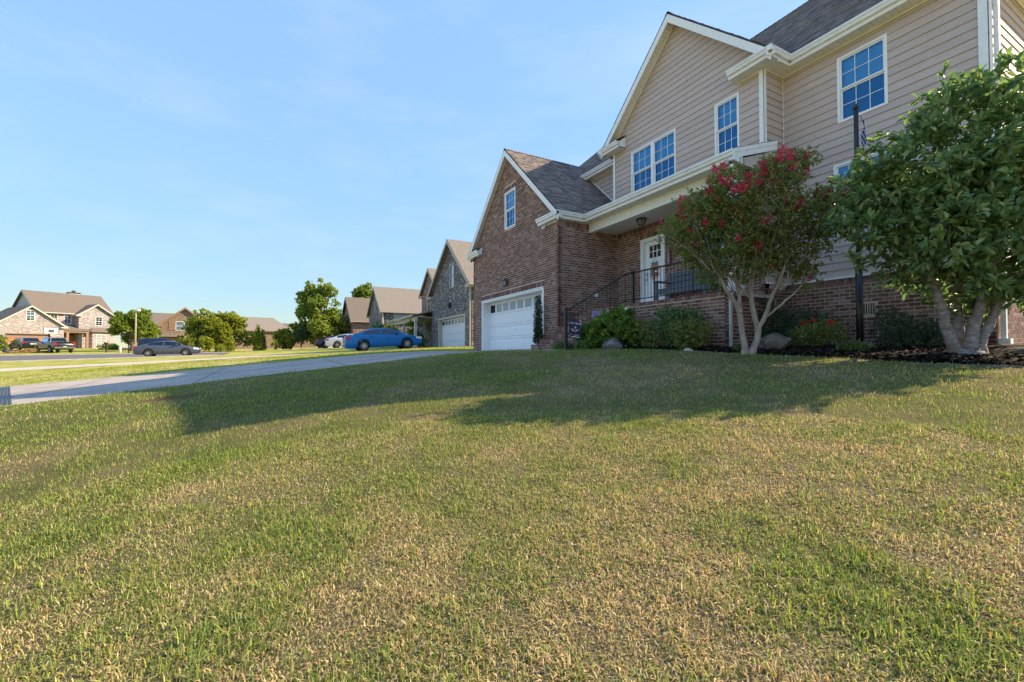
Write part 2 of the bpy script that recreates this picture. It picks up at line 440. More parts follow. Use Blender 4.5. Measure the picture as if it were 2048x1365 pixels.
def dryness(x, y):
    """0 green .. 1 straw: the lawn is lush by the driveway, parched in front of the camera and to the right"""
    base = np.interp(x, [-40,-20,-12,-8,-4.5,-1,4], [.14,.14,.11,.18,.33,.45,.56])
    n = fbm(x, y, 0.6, 3, 4); n2 = fbm(x*1.0+y*0.55, y*0.35-x*0.15, 1.2, 9, 3)
    n3 = fbm(x, y, 2.6, 15, 2)
    d = base + (n-.5)*1.35 + (n2-.5)*0.8 + (n3-.5)*1.0
    d = d + 0.42*np.exp(-((x+4.8)**2/10.0 + (y-5.4)**2/3.5)) + 0.28*np.exp(-((x+.4)**2/1.6 + (y-1.9)**2/1.2)) - 0.12*np.exp(-((x+7.5)**2/8 + y**2/14))
    return np.clip(d, 0, 1)
def grass_col(x, y, jit):
    d = dryness(x, y)
    g1 = np.array([0.175,0.265,0.062]); g2 = np.array([0.34,0.37,0.09]); s1 = np.array([0.50,0.38,0.17]); s2 = np.array([0.66,0.54,0.31])
    far = sstep(14, 26, np.hypot(x, y))[:, None]
    lush = g1 + (g2-g1)*jit[:, :1]
    lush = lush*(1-far) + np.array([0.30,0.31,0.050])*(0.8+.4*jit[:, :1])*far
    straw = s1 + (s2-s1)*jit[:, 1:2]
    return lush, straw, d

gx = np.unique(np.concatenate([np.linspace(-1500,-150,12), np.linspace(-150,-65,40), np.linspace(-65,-24,70), np.linspace(-24,6,140), np.linspace(6,60,20), np.linspace(60,1500,10)]))
gy = np.unique(np.concatenate([np.linspace(-1500,-90,12), np.linspace(-90,-24,40), np.linspace(-24,-10,40), np.linspace(-10,12,105), np.linspace(12,60,25), np.linspace(60,1500,12)]))
GXX, GYY = np.meshgrid(gx, gy, indexing='ij')
zx = gz(GXX, GYY)
hard = drive_mask(GXX, GYY) | ndrive_mask(GXX, GYY) | n2drive_mask(GXX, GYY) | street_mask(GXX, GYY) | bed_mask(GXX, GYY)
zg = zx - 0.07*hard - 0.03*np.clip(soil_w(GXX, GYY), 0, 1) + (vnoise(GXX, GYY, 0.45, 5)-.5)*0.05*(np.hypot(GXX, GYY) < 30)*(~hard)
nx, ny = len(gx), len(gy)
V = np.stack([GXX.ravel(), GYY.ravel(), zg.ravel()], 1)
ii, jj = np.meshgrid(np.arange(nx-1), np.arange(ny-1), indexing='ij')
q = (ii*ny+jj).ravel()
Fq = np.stack([q, q+ny, q+ny+1, q+1], 1)
jit = RNG.random((len(V), 2))
lush, straw, dd = grass_col(V[:,0], V[:,1], jit)
under = lush*(1-dd[:,None]) + straw*dd[:,None]
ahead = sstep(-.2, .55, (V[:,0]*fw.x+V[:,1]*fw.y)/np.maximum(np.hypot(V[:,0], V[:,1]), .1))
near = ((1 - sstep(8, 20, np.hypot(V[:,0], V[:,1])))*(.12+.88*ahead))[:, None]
under = under*(1-near) + (np.array([0.075,0.056,0.030])*(0.8+0.4*jit[:, :1]) * 0.8 + under*0.2)*near  # soil darkened close to the lens, painting the shaded gaps between blades
sw = np.clip(soil_w(V[:,0], V[:,1])*1.6, 0, 1)[:, None]
under = under*(1-sw) + np.array([0.14,0.088,0.05])*sw
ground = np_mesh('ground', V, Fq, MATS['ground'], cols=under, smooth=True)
ground['kind'] = 'structure'

def sheet(name, material, xs, ys, mask_pts, dz=0.0, kind='structure', label=None, thick=0.0):
    """paving laid on the terrain; mask_pts(x-index parameter) handled by ruled edges lo(y)..hi(y)"""
    lo, hi = mask_pts
    Vv = []; Ff = []
    n = len(xs)
    for y in ys:
        a, b = lo(y), hi(y)
        for t in xs:
            x = a + (b-a)*t
            Vv.append((x, y, G(x, y) + dz))
    for j in range(len(ys)-1):
        for i in range(n-1):
            k = j*n+i; Ff.append((k, k+1, k+n+1, k+n))
    o = np_mesh(name, np.array(Vv), np.array(Ff), MATS[material])
    o['kind'] = kind
    return o
def I_(a, b): return lambda y: float(np.interp(y, a, b))
T = np.linspace(0, 1, 14)
sheet('driveway', 'concrete_drive', np.linspace(0,1,26), np.linspace(-20, 8.35, 110), (I_([-14,-6,-2,4],[-19.4,-18.7,-18.4,-18.7]), I_([3,6],[-11.1,-12.1])), 0.0)
sheet('path', 'concrete', T, np.linspace(6.12, 6.98, 6), (lambda y: -12.09, lambda y: -9.5), 0.012)
sheet('neighbour_driveway', 'concrete', np.linspace(0,1,12), np.linspace(-22, 10.5, 70), (I_([-14,2,6,9],[-31.2,-31.0,-31.2,-31.4]), I_([-14,2,6,9],[-27.2,-27.2,-26.0,-25.4])), 0.0)
sheet('far_driveway', 'concrete', np.linspace(0,1,8), np.linspace(-22, 12, 50), (lambda y: -51.2, lambda y: -47.4), 0.0)
sheet('street', 'asphalt', np.linspace(0,1,24), np.linspace(-70, -5, 90), (lambda y: -61.0, lambda y: -48.2), 0.0)
# kerbs along the street
for kx in (-48.15, -61.1):
    mb = MB(); ys = np.linspace(-70, -5, 40)
    for a, b in zip(ys, ys[1:]):
        za, zb = G(kx, a), G(kx, b)
        mb.prism([(kx-.09,a,za-.1),(kx+.09,a,za-.1),(kx+.07,a,za+.06),(kx-.07,a,za+.06)], (0,b-a,zb-za))
    mb.build('kerb', MATS['concrete'])['kind'] = 'structure'
# trench drain set across the driveway
dr = thing('trench_drain', (-14.8,-5.7,G(-14.8,-5.7)), 'black slotted trench drain running across the concrete driveway', 'drain')
a0 = np.array([-11.2,-4.36]); a1 = np.array([-18.6,-7.2]); dv = (a1-a0)/np.linalg.norm(a1-a0); pv = np.array([-dv[1], dv[0]])
for k in range(5):
    mb = MB(); N_ = 26
    for t in range(N_):
        p = a0 + (a1-a0)*t/N_ + pv*(k-2)*0.055; r = a0 + (a1-a0)*(t+1)/N_ + pv*(k-2)*0.055
        zp, zr = G(*p)+.002, G(*r)+.002; w = pv*0.015
        mb.prism([(p[0]-w[0],p[1]-w[1],zp),(r[0]-w[0],r[1]-w[1],zr),(r[0]+w[0],r[1]+w[1],zr),(p[0]+w[0],p[1]+w[1],zp)], (0,0,.012))
    mb.build('grate_bar', MATS['black_iron'], dr)
# driveway control joints (thin saw cuts filled dark)
drv = bpy.data.objects['driveway']
mat('joint_dark', (0.10,0.09,0.08), .95, .2, 6)
def joint(pts):
    mb = MB()
    for p, q in zip(pts, pts[1:]):
        p, q = np.array(p), np.array(q); d = (q-p)/np.linalg.norm(q-p); w = np.array([-d[1], d[0]])*.009
        mb.prism([(p[0]-w[0],p[1]-w[1],G(*p)+.0015),(q[0]-w[0],q[1]-w[1],G(*q)+.0015),(q[0]+w[0],q[1]+w[1],G(*q)+.0015),(p[0]+w[0],p[1]+w[1],G(*p)+.0015)], (0,0,.003))
    mb.build('control_joint', MATS['joint_dark'], drv)
for yj in np.arange(-14.0, 8.0, 3.1):
    joint([(x, yj) for x in np.linspace(-18.3, -11.2 if yj < 3 else -12.1, 20)])
joint([(-14.9, y) for y in np.linspace(-14, 8.2, 60)])
# mulch bed
bx = np.linspace(-9.5, 2.0, 60)
Vv = []; 
for x in bx:
    e = float(bed_edge(x))
    for t in np.linspace(0, 1, 24):
        y = e + (11.2-e)*t
        Vv.append((x, y, G(x,y) - 0.01 + 0.05*math.sin(min(t*6,1)*math.pi/2) + 0.03*(vnoise(x,y,4,77)-.5)))
Vv = np.array(Vv); k = 24
ii, jj = np.meshgrid(np.arange(59), np.arange(k-1), indexing='ij'); q = (ii*k+jj).ravel()
bed = np_mesh('mulch_bed', Vv, np.stack([q,q+k,q+k+1,q+1],1), MATS['mulch'], smooth=True); bed['kind'] = 'structure'
# bark chips
nchip = 9000
cx = RNG.uniform(-9.4, 0.8, nchip); cy = bed_edge(cx) + RNG.random(nchip)**1.6*2.3
ok = cy < 11.1; cx, cy = cx[ok], cy[ok]
cz = gz(cx, cy) + 0.05
n = len(cx); ang = RNG.uniform(0, 6.28, n); L_ = RNG.uniform(.02,.06,n); W_ = RNG.uniform(.008,.02,n); tz = RNG.uniform(-.5,.5,n)
ux = np.stack([np.cos(ang), np.sin(ang), tz],1)*L_[:,None]; vx = np.stack([-np.sin(ang), np.cos(ang), RNG.uniform(-.4,.4,n)],1)*W_[:,None]
c0 = np.stack([cx,cy,cz],1)
Vc = np.stack([c0-ux-vx, c0+ux-vx, c0+ux+vx, c0-ux+vx],1).reshape(-1,3)
np_mesh('bark_chips', Vc, np.arange(4*n).reshape(-1,4), MATS['mulch_chip'], kind='stuff')
tag(bpy.data.objects['bark_chips'], 'dark bark mulch chips spread over the planting bed', 'mulch')
# edging blocks along the bed
seg = 0.0; xs = -9.3; ke = 0
mb_e = None
edge = thing('bed_edging', (-5,7.85,G(-5,7.85)), 'low grey concrete edging strip between lawn and mulch bed', 'edging')
while xs < 1.6:
    x2 = xs + 0.42
    y1, y2 = float(bed_edge(xs))-.03, float(bed_edge(x2))-.03
    mb = MB(); z1, z2 = G(xs,y1)-.05, G(x2,y2)-.05
    hh = 0.055 + 0.02*random.random()
    mb.prism([(xs+.006,y1-.05,z1),(x2-.006,y2-.05,z2),(x2-.006,y2+.05,z2),(xs+.006,y1+.05,z1)], (0,0,hh))
    mb.build('edging_block', MATS['rock'], edge, bevel=0.008)
    xs = x2

# ------------------------------------------------------------------ lawn grass: real blades, thinning with distance
def blades():
    P = []
    for r0, r1, dens in [(1.0,3.0,17500),(3.0,5.0,9400),(5.0,8.0,5000),(8.0,13.0,1900),(13.0,26.0,330)]:
        a_half = rad(66 if r1 <= 3 else 60 if r1 <= 5 else 56)
        area = a_half*(r1*r1-r0*r0); n = int(area*dens)
        r = np.sqrt(RNG.uniform(r0*r0, r1*r1, n)); th = RNG.uniform(-a_half, a_half, n)
        # the turf goes on, more thinly sown, beside and behind the camera
        k = .36 if r1 <= 3 else .42
        a2 = math.pi if r1 <= 5 else a_half+rad(50)
        m_ = int((a2-a_half)*(r1*r1-r0*r0)*dens*k)
        r = np.concatenate([r, np.sqrt(RNG.uniform((0 if r1 <= 3 else r0)**2, r1*r1, m_))])
        th = np.concatenate([th, RNG.choice([-1,1], m_)*RNG.uniform(a_half, a2, m_)])
        if r1 <= 3:      # and under the tripod
            m_ = int(math.pi*1.1*dens*k); r = np.concatenate([r, 1.05*np.sqrt(RNG.random(m_))]); th = np.concatenate([th, RNG.uniform(-math.pi, math.pi, m_)])
        fx, fy = -math.cos(A), math.sin(A); rx, ry = math.sin(A), math.cos(A)
        x = r*(np.cos(th)*fx + np.sin(th)*rx); y = r*(np.cos(th)*fy + np.sin(th)*ry)
        P.append(np.stack([x, y, r, np.abs(th) > a_half], 1))
    P = np.concatenate(P)
    x, y = P[:,0], P[:,1]
    house = ((x > -18.9) & (x < -11.6) & (y > 7.95)) | ((x >= -11.8) & (y > 10.4)) | ((x > -11.9) & (x < -9.0) & (y > 6.5)) | ((x > -9.4) & (x < -6) & (y > 8.7)) | ((x < -24.5) & (x > -33) & (y > 10.3))
    bad = drive_mask(x, y) | ndrive_mask(x, y) | bed_mask(x, y-.03) | house | n2drive_mask(x, y)
    bad |= soil_w(x, y) > 0.30 + 0.25*RNG.random(len(x))
    P = P[~bad]
    # tufts: blades gather, and the parched spots are thin
    x, y, r = P[:,0], P[:,1], P[:,2]
    d = dryness(x, y); tuft = np.clip((fbm(x, y, 7.0, 60, 2)-.5)*1.6+.5, 0, 1)
    keep = RNG.random(len(x)) < np.clip(0.72 + 0.6*tuft - 0.12*d, 0.3, 1)
    P = P[keep]; x, y, r, side_ = P[:,0], P[:,1], P[:,2], P[:,3]; n = len(x)
    d = d[keep]; tuft = tuft[keep]
    isdry = RNG.random(n) < np.clip(0.06 + 0.86*d, 0, .88)
    j = RNG.random((n, 2)); lush, straw, _ = grass_col(x, y, j)
    col = np.where(isdry[:,None], straw*(0.42+0.95*RNG.random((n,1))), lush*(0.42+0.98*RNG.random((n,1))))
    # a few olive and rusty blades
    od = RNG.random(n) < .12
    col[od] = col[od]*np.array([1.08,.90,.78])
    h = (0.020 + 0.030*RNG.random(n))*(0.60+0.70*tuft)*np.where(isdry, .85, 1.05)*(1+0.25*(RNG.random(n) < .06))
    w = np.maximum(0.0030+0.0032*RNG.random(n), r*0.00105)*(1+.8*side_)
    az = RNG.uniform(0, 2*np.pi, n); lean = RNG.normal(0, 0.6, n) + np.where(isdry, .9, .75)*RNG.choice([-1,1], n)
    lay = RNG.random(n) < np.where(isdry, .55, .30); lean = np.where(lay, RNG.choice([-1.25,1.25], n), lean)
    ax = np.stack([np.cos(az), np.sin(az), np.zeros(n)],1)
    ta = az + np.pi/2 + RNG.normal(0, .35, n)
    side = np.stack([np.cos(ta), np.sin(ta), np.zeros(n)],1)
    base = np.stack([x, y, gz(x, y) - 0.004 + (vnoise(x,y,0.45,5)-.5)*0.05*(r < 30)], 1)
    up = np.array([0,0,1.0])
    mid = base + (ax*np.sin(lean*.6)[:,None] + up*np.cos(lean*.6)[:,None])*(h*.55)[:,None]
    tip = mid + (ax*np.sin(lean*1.5)[:,None] + up*np.cos(lean*1.5)[:,None])*(h*.55)[:,None]
    sw = side*(w/2)[:,None]
    Vb = np.stack([base-sw, base+sw, mid+sw*.8, mid-sw*.8, tip], 1).reshape(-1,3)
    b = np.arange(n)[:,None]*5
    nr_ = (r <= 5.0) & (side_ < .5); nb = b[nr_]; fb_ = b[~nr_]           # far blades are single slivers
    Ft = np.concatenate([nb+np.array([[0,1,2]]), nb+np.array([[0,2,3]]), nb+np.array([[3,2,4]]), fb_+np.array([[0,1,4]])], 0)
    o = np_mesh('lawn_grass', Vb, Ft, MATS['grass_blade'], kind='stuff', cols=np.repeat(col, 5, 0))
    tag(o, 'patchy green and straw coloured turf of the front lawn', 'grass')
    return n
NBL = blades()
print('blades', NBL)
# ------------------------------------------------------------------ the two-storey house
house = thing('brick_house', (-9.0, 9.5, 0.0), 'large two-storey house of dark brown brick and taupe lap siding with white garage door', 'house')
BW, BH, BL, BC = 0.1875, 0.0655, 0.2032, 0.0813      # brick length, height and their modules
FG = frame((0,8.0,0),(1,0,0),(0,-1,0));   FGS = frame((-11.70,0,0),(0,1,0),(1,0,0))
FD = frame((0,10.45,0),(1,0,0),(0,-1,0)); FR = frame((0,11.23,0),(1,0,0),(0,-1,0))
FRS = frame((-2.76,0,0),(0,1,0),(1,0,0)); FJ = frame((-6.39,0,0),(0,1,0),(1,0,0))
FPW = frame((0,8.80,0),(1,0,0),(0,-1,0)); FPS = frame((-6.20,0,0),(0,1,0),(1,0,0))
FST = frame((-9.15,0,0),(0,1,0),(1,0,0))
all_bricks = MB(); single = []
def brick5(mb, fr, u0, u1, z0, z1, d):
    n = len(mb.v); b = -0.004
    mb.v += [tuple(fp(fr,u,z,dd)) for u,z,dd in ((u0,z0,d),(u1,z0,d),(u1,z1,d),(u0,z1,d),(u0,z0,b),(u1,z0,b),(u1,z1,b),(u0,z1,b))]
    mb.f += [(n,n+1,n+2,n+3),(n,n+4,n+5,n+1),(n+1,n+5,n+6,n+2),(n+2,n+6,n+7,n+3),(n+3,n+7,n+4,n)]
def brickwork(fr, z0, z1, left, right, ops=(), keep=None, base=0.0, singles=False):
    k0 = math.floor((z0-base)/BC)
    k = k0
    while base + k*BC < z1 - 0.02:
        a = base + k*BC + 0.005; b = a + BH
        if b > z1: b = z1
        if a < z0: a = z0
        if b-a > 0.02:
            l, r = max(left(a), left(b)), min(right(a), right(b))
            u = math.floor(l/BL)*BL - (BL/2 if k % 2 else 0)
            while u < r:
                p, q = max(u+0.004, l), min(u+BW+0.004, r)
                cutme = False
                for (o0, o1, oa, ob) in ops:
                    if ob > a+0.01 and oa < b-0.01:
                        if p >= o0 and q <= o1: cutme = True
                        elif p < o0 < q: q = o0
                        elif p < o1 < q: p = o1
                if not cutme and q-p > 0.03:
                    d = 0.0075 + random.uniform(-.0025, .0025)
                    if singles and q-p > BW-0.003 and b-a > BH-0.003: single.append((p, a, d))
                    else: brick5(all_bricks, fr, p, q, a, b, d)
                u += BL
        k += 1
def soldiers(fr, u0, u1, z0, z1, d=0.010):
    u = u0
    while u < u1-0.02:
        brick5(all_bricks, fr, u+0.004, min(u+BC-.006, u1), z0+.004, z1-.004, d + random.uniform(-.002,.002)); u += BC
def backing(name, fr, z0, z1, left, right, ops=(), material='mortar', d0=-0.12, d1=0.0, brk=()):
    mb = MB()
    for t in bands(z0, z1, left, right, list(ops), brk): ftrap(mb, fr, t, d0, d1)
    return mb.build(name, MATS[material], house)
c_ = lambda v: (lambda z: v)

# garage front with its gable
GX0, GX1, GXC = -18.71, -11.70, -15.19
GM = 0.94                                    # roof pitch of the garage
gl = lambda z: GX0 if z < 4.49 else GX0 + (z-4.49)/GM
gr = lambda z: GX1 if z < 4.49 else GX1 - (z-4.49)/GM
G_OPS = [(-17.76,-12.60,-0.3,2.20), (-15.50,-14.61,4.85,6.33)]
backing('brick_wall', FG, -0.25, 7.76, gl, gr, G_OPS, brk=(4.49,))
brickwork(FG, -0.2, 7.66, gl, gr, G_OPS + [(-17.80,-12.56,2.2,2.405),(-15.55,-14.56,6.33,6.53)])
soldiers(FG, -17.78, -12.58, 2.205, 2.405)
soldiers(FG, -15.54, -14.57, 6.335, 6.53)
# garage side wall
backing('brick_wall', FGS, -0.25, 4.27, c_(8.0), c_(10.5))
brickwork(FGS, -0.2, 4.06, c_(7.995), c_(10.45))
soldiers(FGS, 8.0, 10.45, 4.06, 4.26)
# left side and rear of the garage (plain masonry, away from the view)
backing('brick_wall', frame((-18.71,0,0),(0,1,0),(-1,0,0)), -0.25, 4.27, c_(8.0), c_(16.0))
# door wall
D_OPS = [(-10.53,-9.52,1.3,3.62), (-8.25,-7.25,2.0,3.6)]
backing('brick_wall', FD, 1.2, 4.3, c_(-11.70), c_(-6.39), D_OPS)
brickwork(FD, 1.3, 3.9, c_(-11.70), c_(-6.40), D_OPS + [(-10.6,-9.45,3.62,3.82)])
soldiers(FD, -10.58, -9.46, 3.625, 3.82)
soldiers(FD, -11.66, -6.41, 3.90, 4.08)
# porch plinth, its end wall and the foundation of the right wing
backing('brick_wall', FPW, -0.3, 1.24, c_(-9.15), c_(-6.20))
brickwork(FPW, -0.25, 1.22, c_(-9.14), c_(-6.195))
backing('brick_wall', FPS, -0.3, 1.24, c_(8.8), c_(10.5))
brickwork(FPS, -0.25, 1.22, c_(8.80), c_(10.45))
R_OPS = [(-4.85,-4.51,0.79,1.02)]
backing('brick_wall', FR, -0.3, 1.64, c_(-6.39), c_(-2.76), R_OPS)
brickwork(FR, -0.2, 1.53, c_(-6.39), c_(-2.757), R_OPS, singles=True)
soldiers(FR, -6.39, -2.77, 1.53, 1.63)
backing('brick_wall', FJ, -0.3, 1.64, c_(10.45), c_(11.23))
brickwork(FJ, -0.2, 1.53, c_(10.45), c_(11.22))
backing('brick_wall', FRS, -0.4, 1.64, c_(11.23), c_(19.4))
brickwork(FRS, -0.3, 1.53, c_(11.235), c_(16.0))
soldiers(FRS, 11.24, 16.0, 1.53, 1.63)
# rowlock edge of the porch floor
u = -9.17
while u < -6.18:
    x2 = u + BC - .008
    n = random.uniform(-.002,.002)
    all_bricks.box(u, x2, 8.775+n, 8.97, 1.243, 1.328); u += BC
MB().box(-11.69,-6.20, 8.98,10.44, 1.10,1.322).build('porch_floor', MATS['concrete'], house)
# brick steps
st = MB(); n_st = 7; rise = 1.322/n_st
steps_top = []
for i in range(n_st):
    y0 = 6.99 + i*0.30; z1 = rise*(i+1); xl = -11.76 if y0 < 7.9 else -11.69
    y1 = y0 + 0.295 if i < n_st-1 else 8.98
    st.box(xl, -9.19, y0+0.006, min(y1+.05, 8.98), z1-rise-.3, z1-.066)
    x = xl
    while x < -9.24:
        x2 = min(x + BC - .008, -9.19)
        all_bricks.box(x, x2, y0-.012, y0+.19, z1-.062, z1-.002+random.uniform(-.002,.001)); x += BC
    if i < n_st-1: all_bricks.box(xl, -9.19, y0+.196, y0+.29, z1-.062, z1-.003)
    x = xl; k = 0
    while x < -9.25:                                  # riser bricks
        x2 = min(x+BW, -9.19); all_bricks.box(x, x2, y0-.004, y0+.02, z1-rise+.012, z1-.075); x += BL
    x = y0
    all_bricks.box(xl-.006, xl+.03, y0+.0, min(y0+.194,8.0), z1-rise+.012, z1-.075)
    all_bricks.box(xl-.006, xl+.03, min(y0+.203,8.0), min(y0+.29, 8.0), z1-rise+.012, z1-.075)
st.build('steps', MATS['mortar'], house)
backing('brick_wall', FST, -0.3, 1.24, lambda z: 7.0+max(0, z-.19)/rise*0.3, c_(8.8), d0=-0.2)
brickwork(FST, -0.2, 1.22, lambda z: 7.0+max(0, z-.10)/rise*0.3, c_(8.8))

all_bricks.build('bricks', MATS['brick_piece'], house, kind='stuff')
# the 300 nearest whole bricks stand as pieces of their own
single.sort(key=lambda s: (s[0]+2.0)**2 + 0.3*(s[1]-0.9)**2)
bm_ = MB(); fr0 = frame((0,0,0),(1,0,0),(0,-1,0)); brick5(bm_, fr0, -BW/2, BW/2, 0, BH, 0.0)
bme = bm_.mesh('brick', MATS['brick_single'])
rest = MB()
for i, (p, a, d) in enumerate(single):
    if i < 300:
        o = bpy.data.objects.new('brick', bme)
        place(o, house, mat=Matrix.Translation((p+BW/2, 11.23-d, a)))
    else: brick5(rest, FR, p, p+BW, a, a+BH, d)
if rest.v: rest.build('bricks', MATS['brick_piece'], house, kind='stuff')

# ---------------- lap siding
EXPO = 0.178
def siding(fr, z0, z1, left, right, ops=(), brk=(), base=1.66, z_b=None):
    wall = backing('siding_wall', fr, z0, z1, left, right, ops, 'siding', -0.12, 0.0, brk)
    k = math.floor((z0-base)/EXPO)
    while base + k*EXPO < z1-.01:
        a, b = max(z0, base+k*EXPO), min(z1, base+(k+1)*EXPO)
        pieces = []
        raw = bands(a, b, left, right, list(ops), brk); cut_ = []
        for t in raw:                     # boards come in 3.66 m lengths: staggered butt joints
            l_, r_ = max(t[0], t[3]), min(t[1], t[4]); us = [u for u in [left(a) + ((k*1.43) % 3.66) + 3.66*q for q in range(4)] if l_+.3 < u < r_-.3]
            lo0, lo1 = t[0], t[3]
            for u in us: cut_.append((lo0, u-.0015, t[2], lo1, u-.0015, t[5])); lo0 = lo1 = u+.0015
            cut_.append((lo0, t[1], t[2], lo1, t[4], t[5]))
        for t in cut_:
            f = (t[2]-(base+k*EXPO))/EXPO; g = (t[5]-(base+k*EXPO))/EXPO
            for pc in pieces:             # bands stacked on one another belong to the same board
                if abs(pc[1]-t[2]) < 1e-6 and t[0] < pc[3]-.01 and t[1] > pc[2]+.01: break
            else:
                pc = [MB(), 0, 0, 0]; pieces.append(pc)
            ftrap(pc[0], fr, t, -0.002, 0.0235-0.020*f, 0.020*(g-f)); pc[1:] = [t[5], t[3], t[4]]
        for pc in pieces: pc[0].build('plank', MATS['siding'], wall)
        k += 1
SM = 0.974; SX0, SX1, SXC = -11.82, -6.39, -9.05
sl = lambda z: SX0 if z < 7.20 else SX0 + (z-7.20)/SM
sr = lambda z: SX1 if z < 7.30 else SX1 - (z-7.30)/SM
S_OPS = [(-10.93,-9.07,5.18,6.68), (-7.74,-7.03,5.18,6.70)]
siding(FD, 4.75, 9.86, sl, sr, S_OPS, (7.20,7.30))
siding(FJ, 1.66, 7.05, c_(10.46), c_(11.22))
W_OPS = [(-5.15,-4.22,5.18,6.68), (-5.25,-4.10,3.42,4.25)]
siding(FR, 1.66, 7.05, c_(-6.39), c_(-2.76), W_OPS)
siding(FRS, 1.66, 7.05, c_(11.24), c_(16.5))
siding(FR, 4.9, 7.05, c_(-14.8), c_(-11.80))
# plain rear envelope
mb = MB(); mb.box(-17.6,-2.90, 19.2,19.35, -0.3,7.05); mb.box(-2.9,-2.78, 16.5,19.35, 1.64,7.05); mb.box(-17.7,-17.6, 11.3,19.35, 4.2,7.05)
mb.build_each('rear_wall', MATS['siding'], house)

# ---------------- white trim
tm = MB()
fbox(tm, FD, -11.825,-11.72, 4.7,7.04, .0245,.034)
fbox(tm, FD, -6.49,-6.385, 5.02,7.04, .0245,.034); fbox(tm, FJ, 10.42,10.50, 5.02,7.04, .0245,.034)
fbox(tm, FJ, 11.195,11.215, 1.66,7.03, .0245,.034)
fbox(tm, FR, -2.875,-2.75, 1.66,7.04, .0245,.036); fbox(tm, FRS, 11.20,11.33, 1.66,7.04, .0245,.036)
fbox(tm, FR, -6.37,-2.74, 1.632,1.672, .0,.036); fbox(tm, FRS, 11.20,16.5, 1.632,1.672, .0,.036); fbox(tm, FJ, 10.45,11.19, 1.632,1.672, .0,.036)
tm.build_each('corner_trim', MATS['white_trim'], house)
# raked trim where the left wall meets the garage roof
rk = MB()
rk.prism([(-14.6,11.20,7.44),(-11.83,11.20,4.84),(-11.83,11.20,4.90),(-14.6,11.20,7.50)], (0,.012,0))
rk.build('roof_trim', MATS['white_trim'], house)

# ---------------- windows
def window(fr, u0, u1, z0, z1, units=1, cols=3, rows=2, blind=True, parent=house, glass='glass_blue', lower_screen=True, muntin_w=0.012, closed=0.0):
    fm = MB(); w = 0.048; do, di = 0.030, -0.09
    fbox(fm, fr, u0,u1, z0,z0+w, di,do); fbox(fm, fr, u0,u1, z1-w,z1, di,do)
    fbox(fm, fr, u0,u0+w, z0+w,z1-w, di,do); fbox(fm, fr, u1-w,u1, z0+w,z1-w, di,do)
    uw = (u1-u0)/units
    for i in range(1, units): fbox(fm, fr, u0+i*uw-.05,u0+i*uw+.05, z0+w,z1-w, di,do-.004)
    win = fm.build('window', MATS['window_vinyl'], parent)
    rc = MB()
    for a,b,c,d in ((u0+.02,u1-.02,z0+.02,z1-.02),):
        rc.poly([fp(fr,a,c,-.30),fp(fr,b,c,-.30),fp(fr,b,d,-.30),fp(fr,a,d,-.30)])
        for (p,q,r_,s) in ((a,c,b,c),(b,c,b,d),(b,d,a,d),(a,d,a,c)):
            rc.poly([fp(fr,p,q,-.30),fp(fr,r_,s,-.30),fp(fr,r_,s,-.085),fp(fr,p,q,-.085)])
    rc.build('shade_backing', MATS['dark_void'], win)  # near-black lining painted for the unlit room behind the window
    zm = (z0+z1)/2
    for i in range(units):
        a = u0+i*uw + (w if i == 0 else .05); b = u0+(i+1)*uw - (w if i == units-1 else .05)
        for (p, q, dep) in ((zm, z1-w, 0.0), (z0+w, zm, -.032)):
            s = MB(); e = .032
            fbox(s, fr, a,b, p,p+e, dep-.028,dep); fbox(s, fr, a,b, q-e,q, dep-.028,dep)
            fbox(s, fr, a,a+e, p+e,q-e, dep-.028,dep); fbox(s, fr, b-e,b, p+e,q-e, dep-.028,dep)
            pa, pb, pc, pd = a+e, b-e, p+e, q-e
            for k in range(1, cols): 
                x = pa+(pb-pa)*k/cols; fbox(s, fr, x-muntin_w/2,x+muntin_w/2, pc,pd, dep-.022,dep-.008)
            for k in range(1, rows):
                z = pc+(pd-pc)*k/rows; fbox(s, fr, pa,pb, z-muntin_w/2,z+muntin_w/2, dep-.0225,dep-.0085)
            s.build('sash', MATS['window_vinyl'], win)
            for ci in range(cols):
                for ri in range(rows):
                    x0_, x1_ = pa+(pb-pa)*ci/cols+muntin_w/2, pa+(pb-pa)*(ci+1)/cols-muntin_w/2
                    y0_, y1_ = pc+(pd-pc)*ri/rows+muntin_w/2, pc+(pd-pc)*(ri+1)/rows-muntin_w/2
                    pn = MB(); pn.poly([fp(fr,x0_-.01,y0_-.01,dep-.015),fp(fr,x1_+.01,y0_-.01,dep-.015),fp(fr,x1_+.01,y1_+.01,dep-.015),fp(fr,x0_-.01,y1_+.01,dep-.015)])
                    pn.build('pane', MATS[glass if dep == 0.0 else 'glass_screen'], win)
        if blind:
            bl = MB(); z = z1-w-.02
            while z > z0+w+.02:
                n = len(bl.v); t = 0.018
                bl.v += [tuple(fp(fr,a+.01,z,-.105)),tuple(fp(fr,b-.01,z,-.105)),tuple(fp(fr,b-.01,z-t*1.4,-.128)),tuple(fp(fr,a+.01,z-t*1.4,-.128))]
                bl.f.append((n,n+1,n+2,n+3)); z -= 0.043
            o = bl.build('blind', MATS['blind'], win); o['kind'] = 'stuff'
    return win
window(FG, -15.50,-14.61, 4.85,6.33)
window(FD, -10.93,-9.07, 5.18,6.68, units=2)
window(FD, -7.74,-7.03, 5.18,6.70)
window(FR, -5.15,-4.22, 5.18,6.68)
window(FR, -5.25,-4.10, 3.42,4.25, units=2, cols=2)
window(FD, -8.25,-7.25, 2.0,3.6)

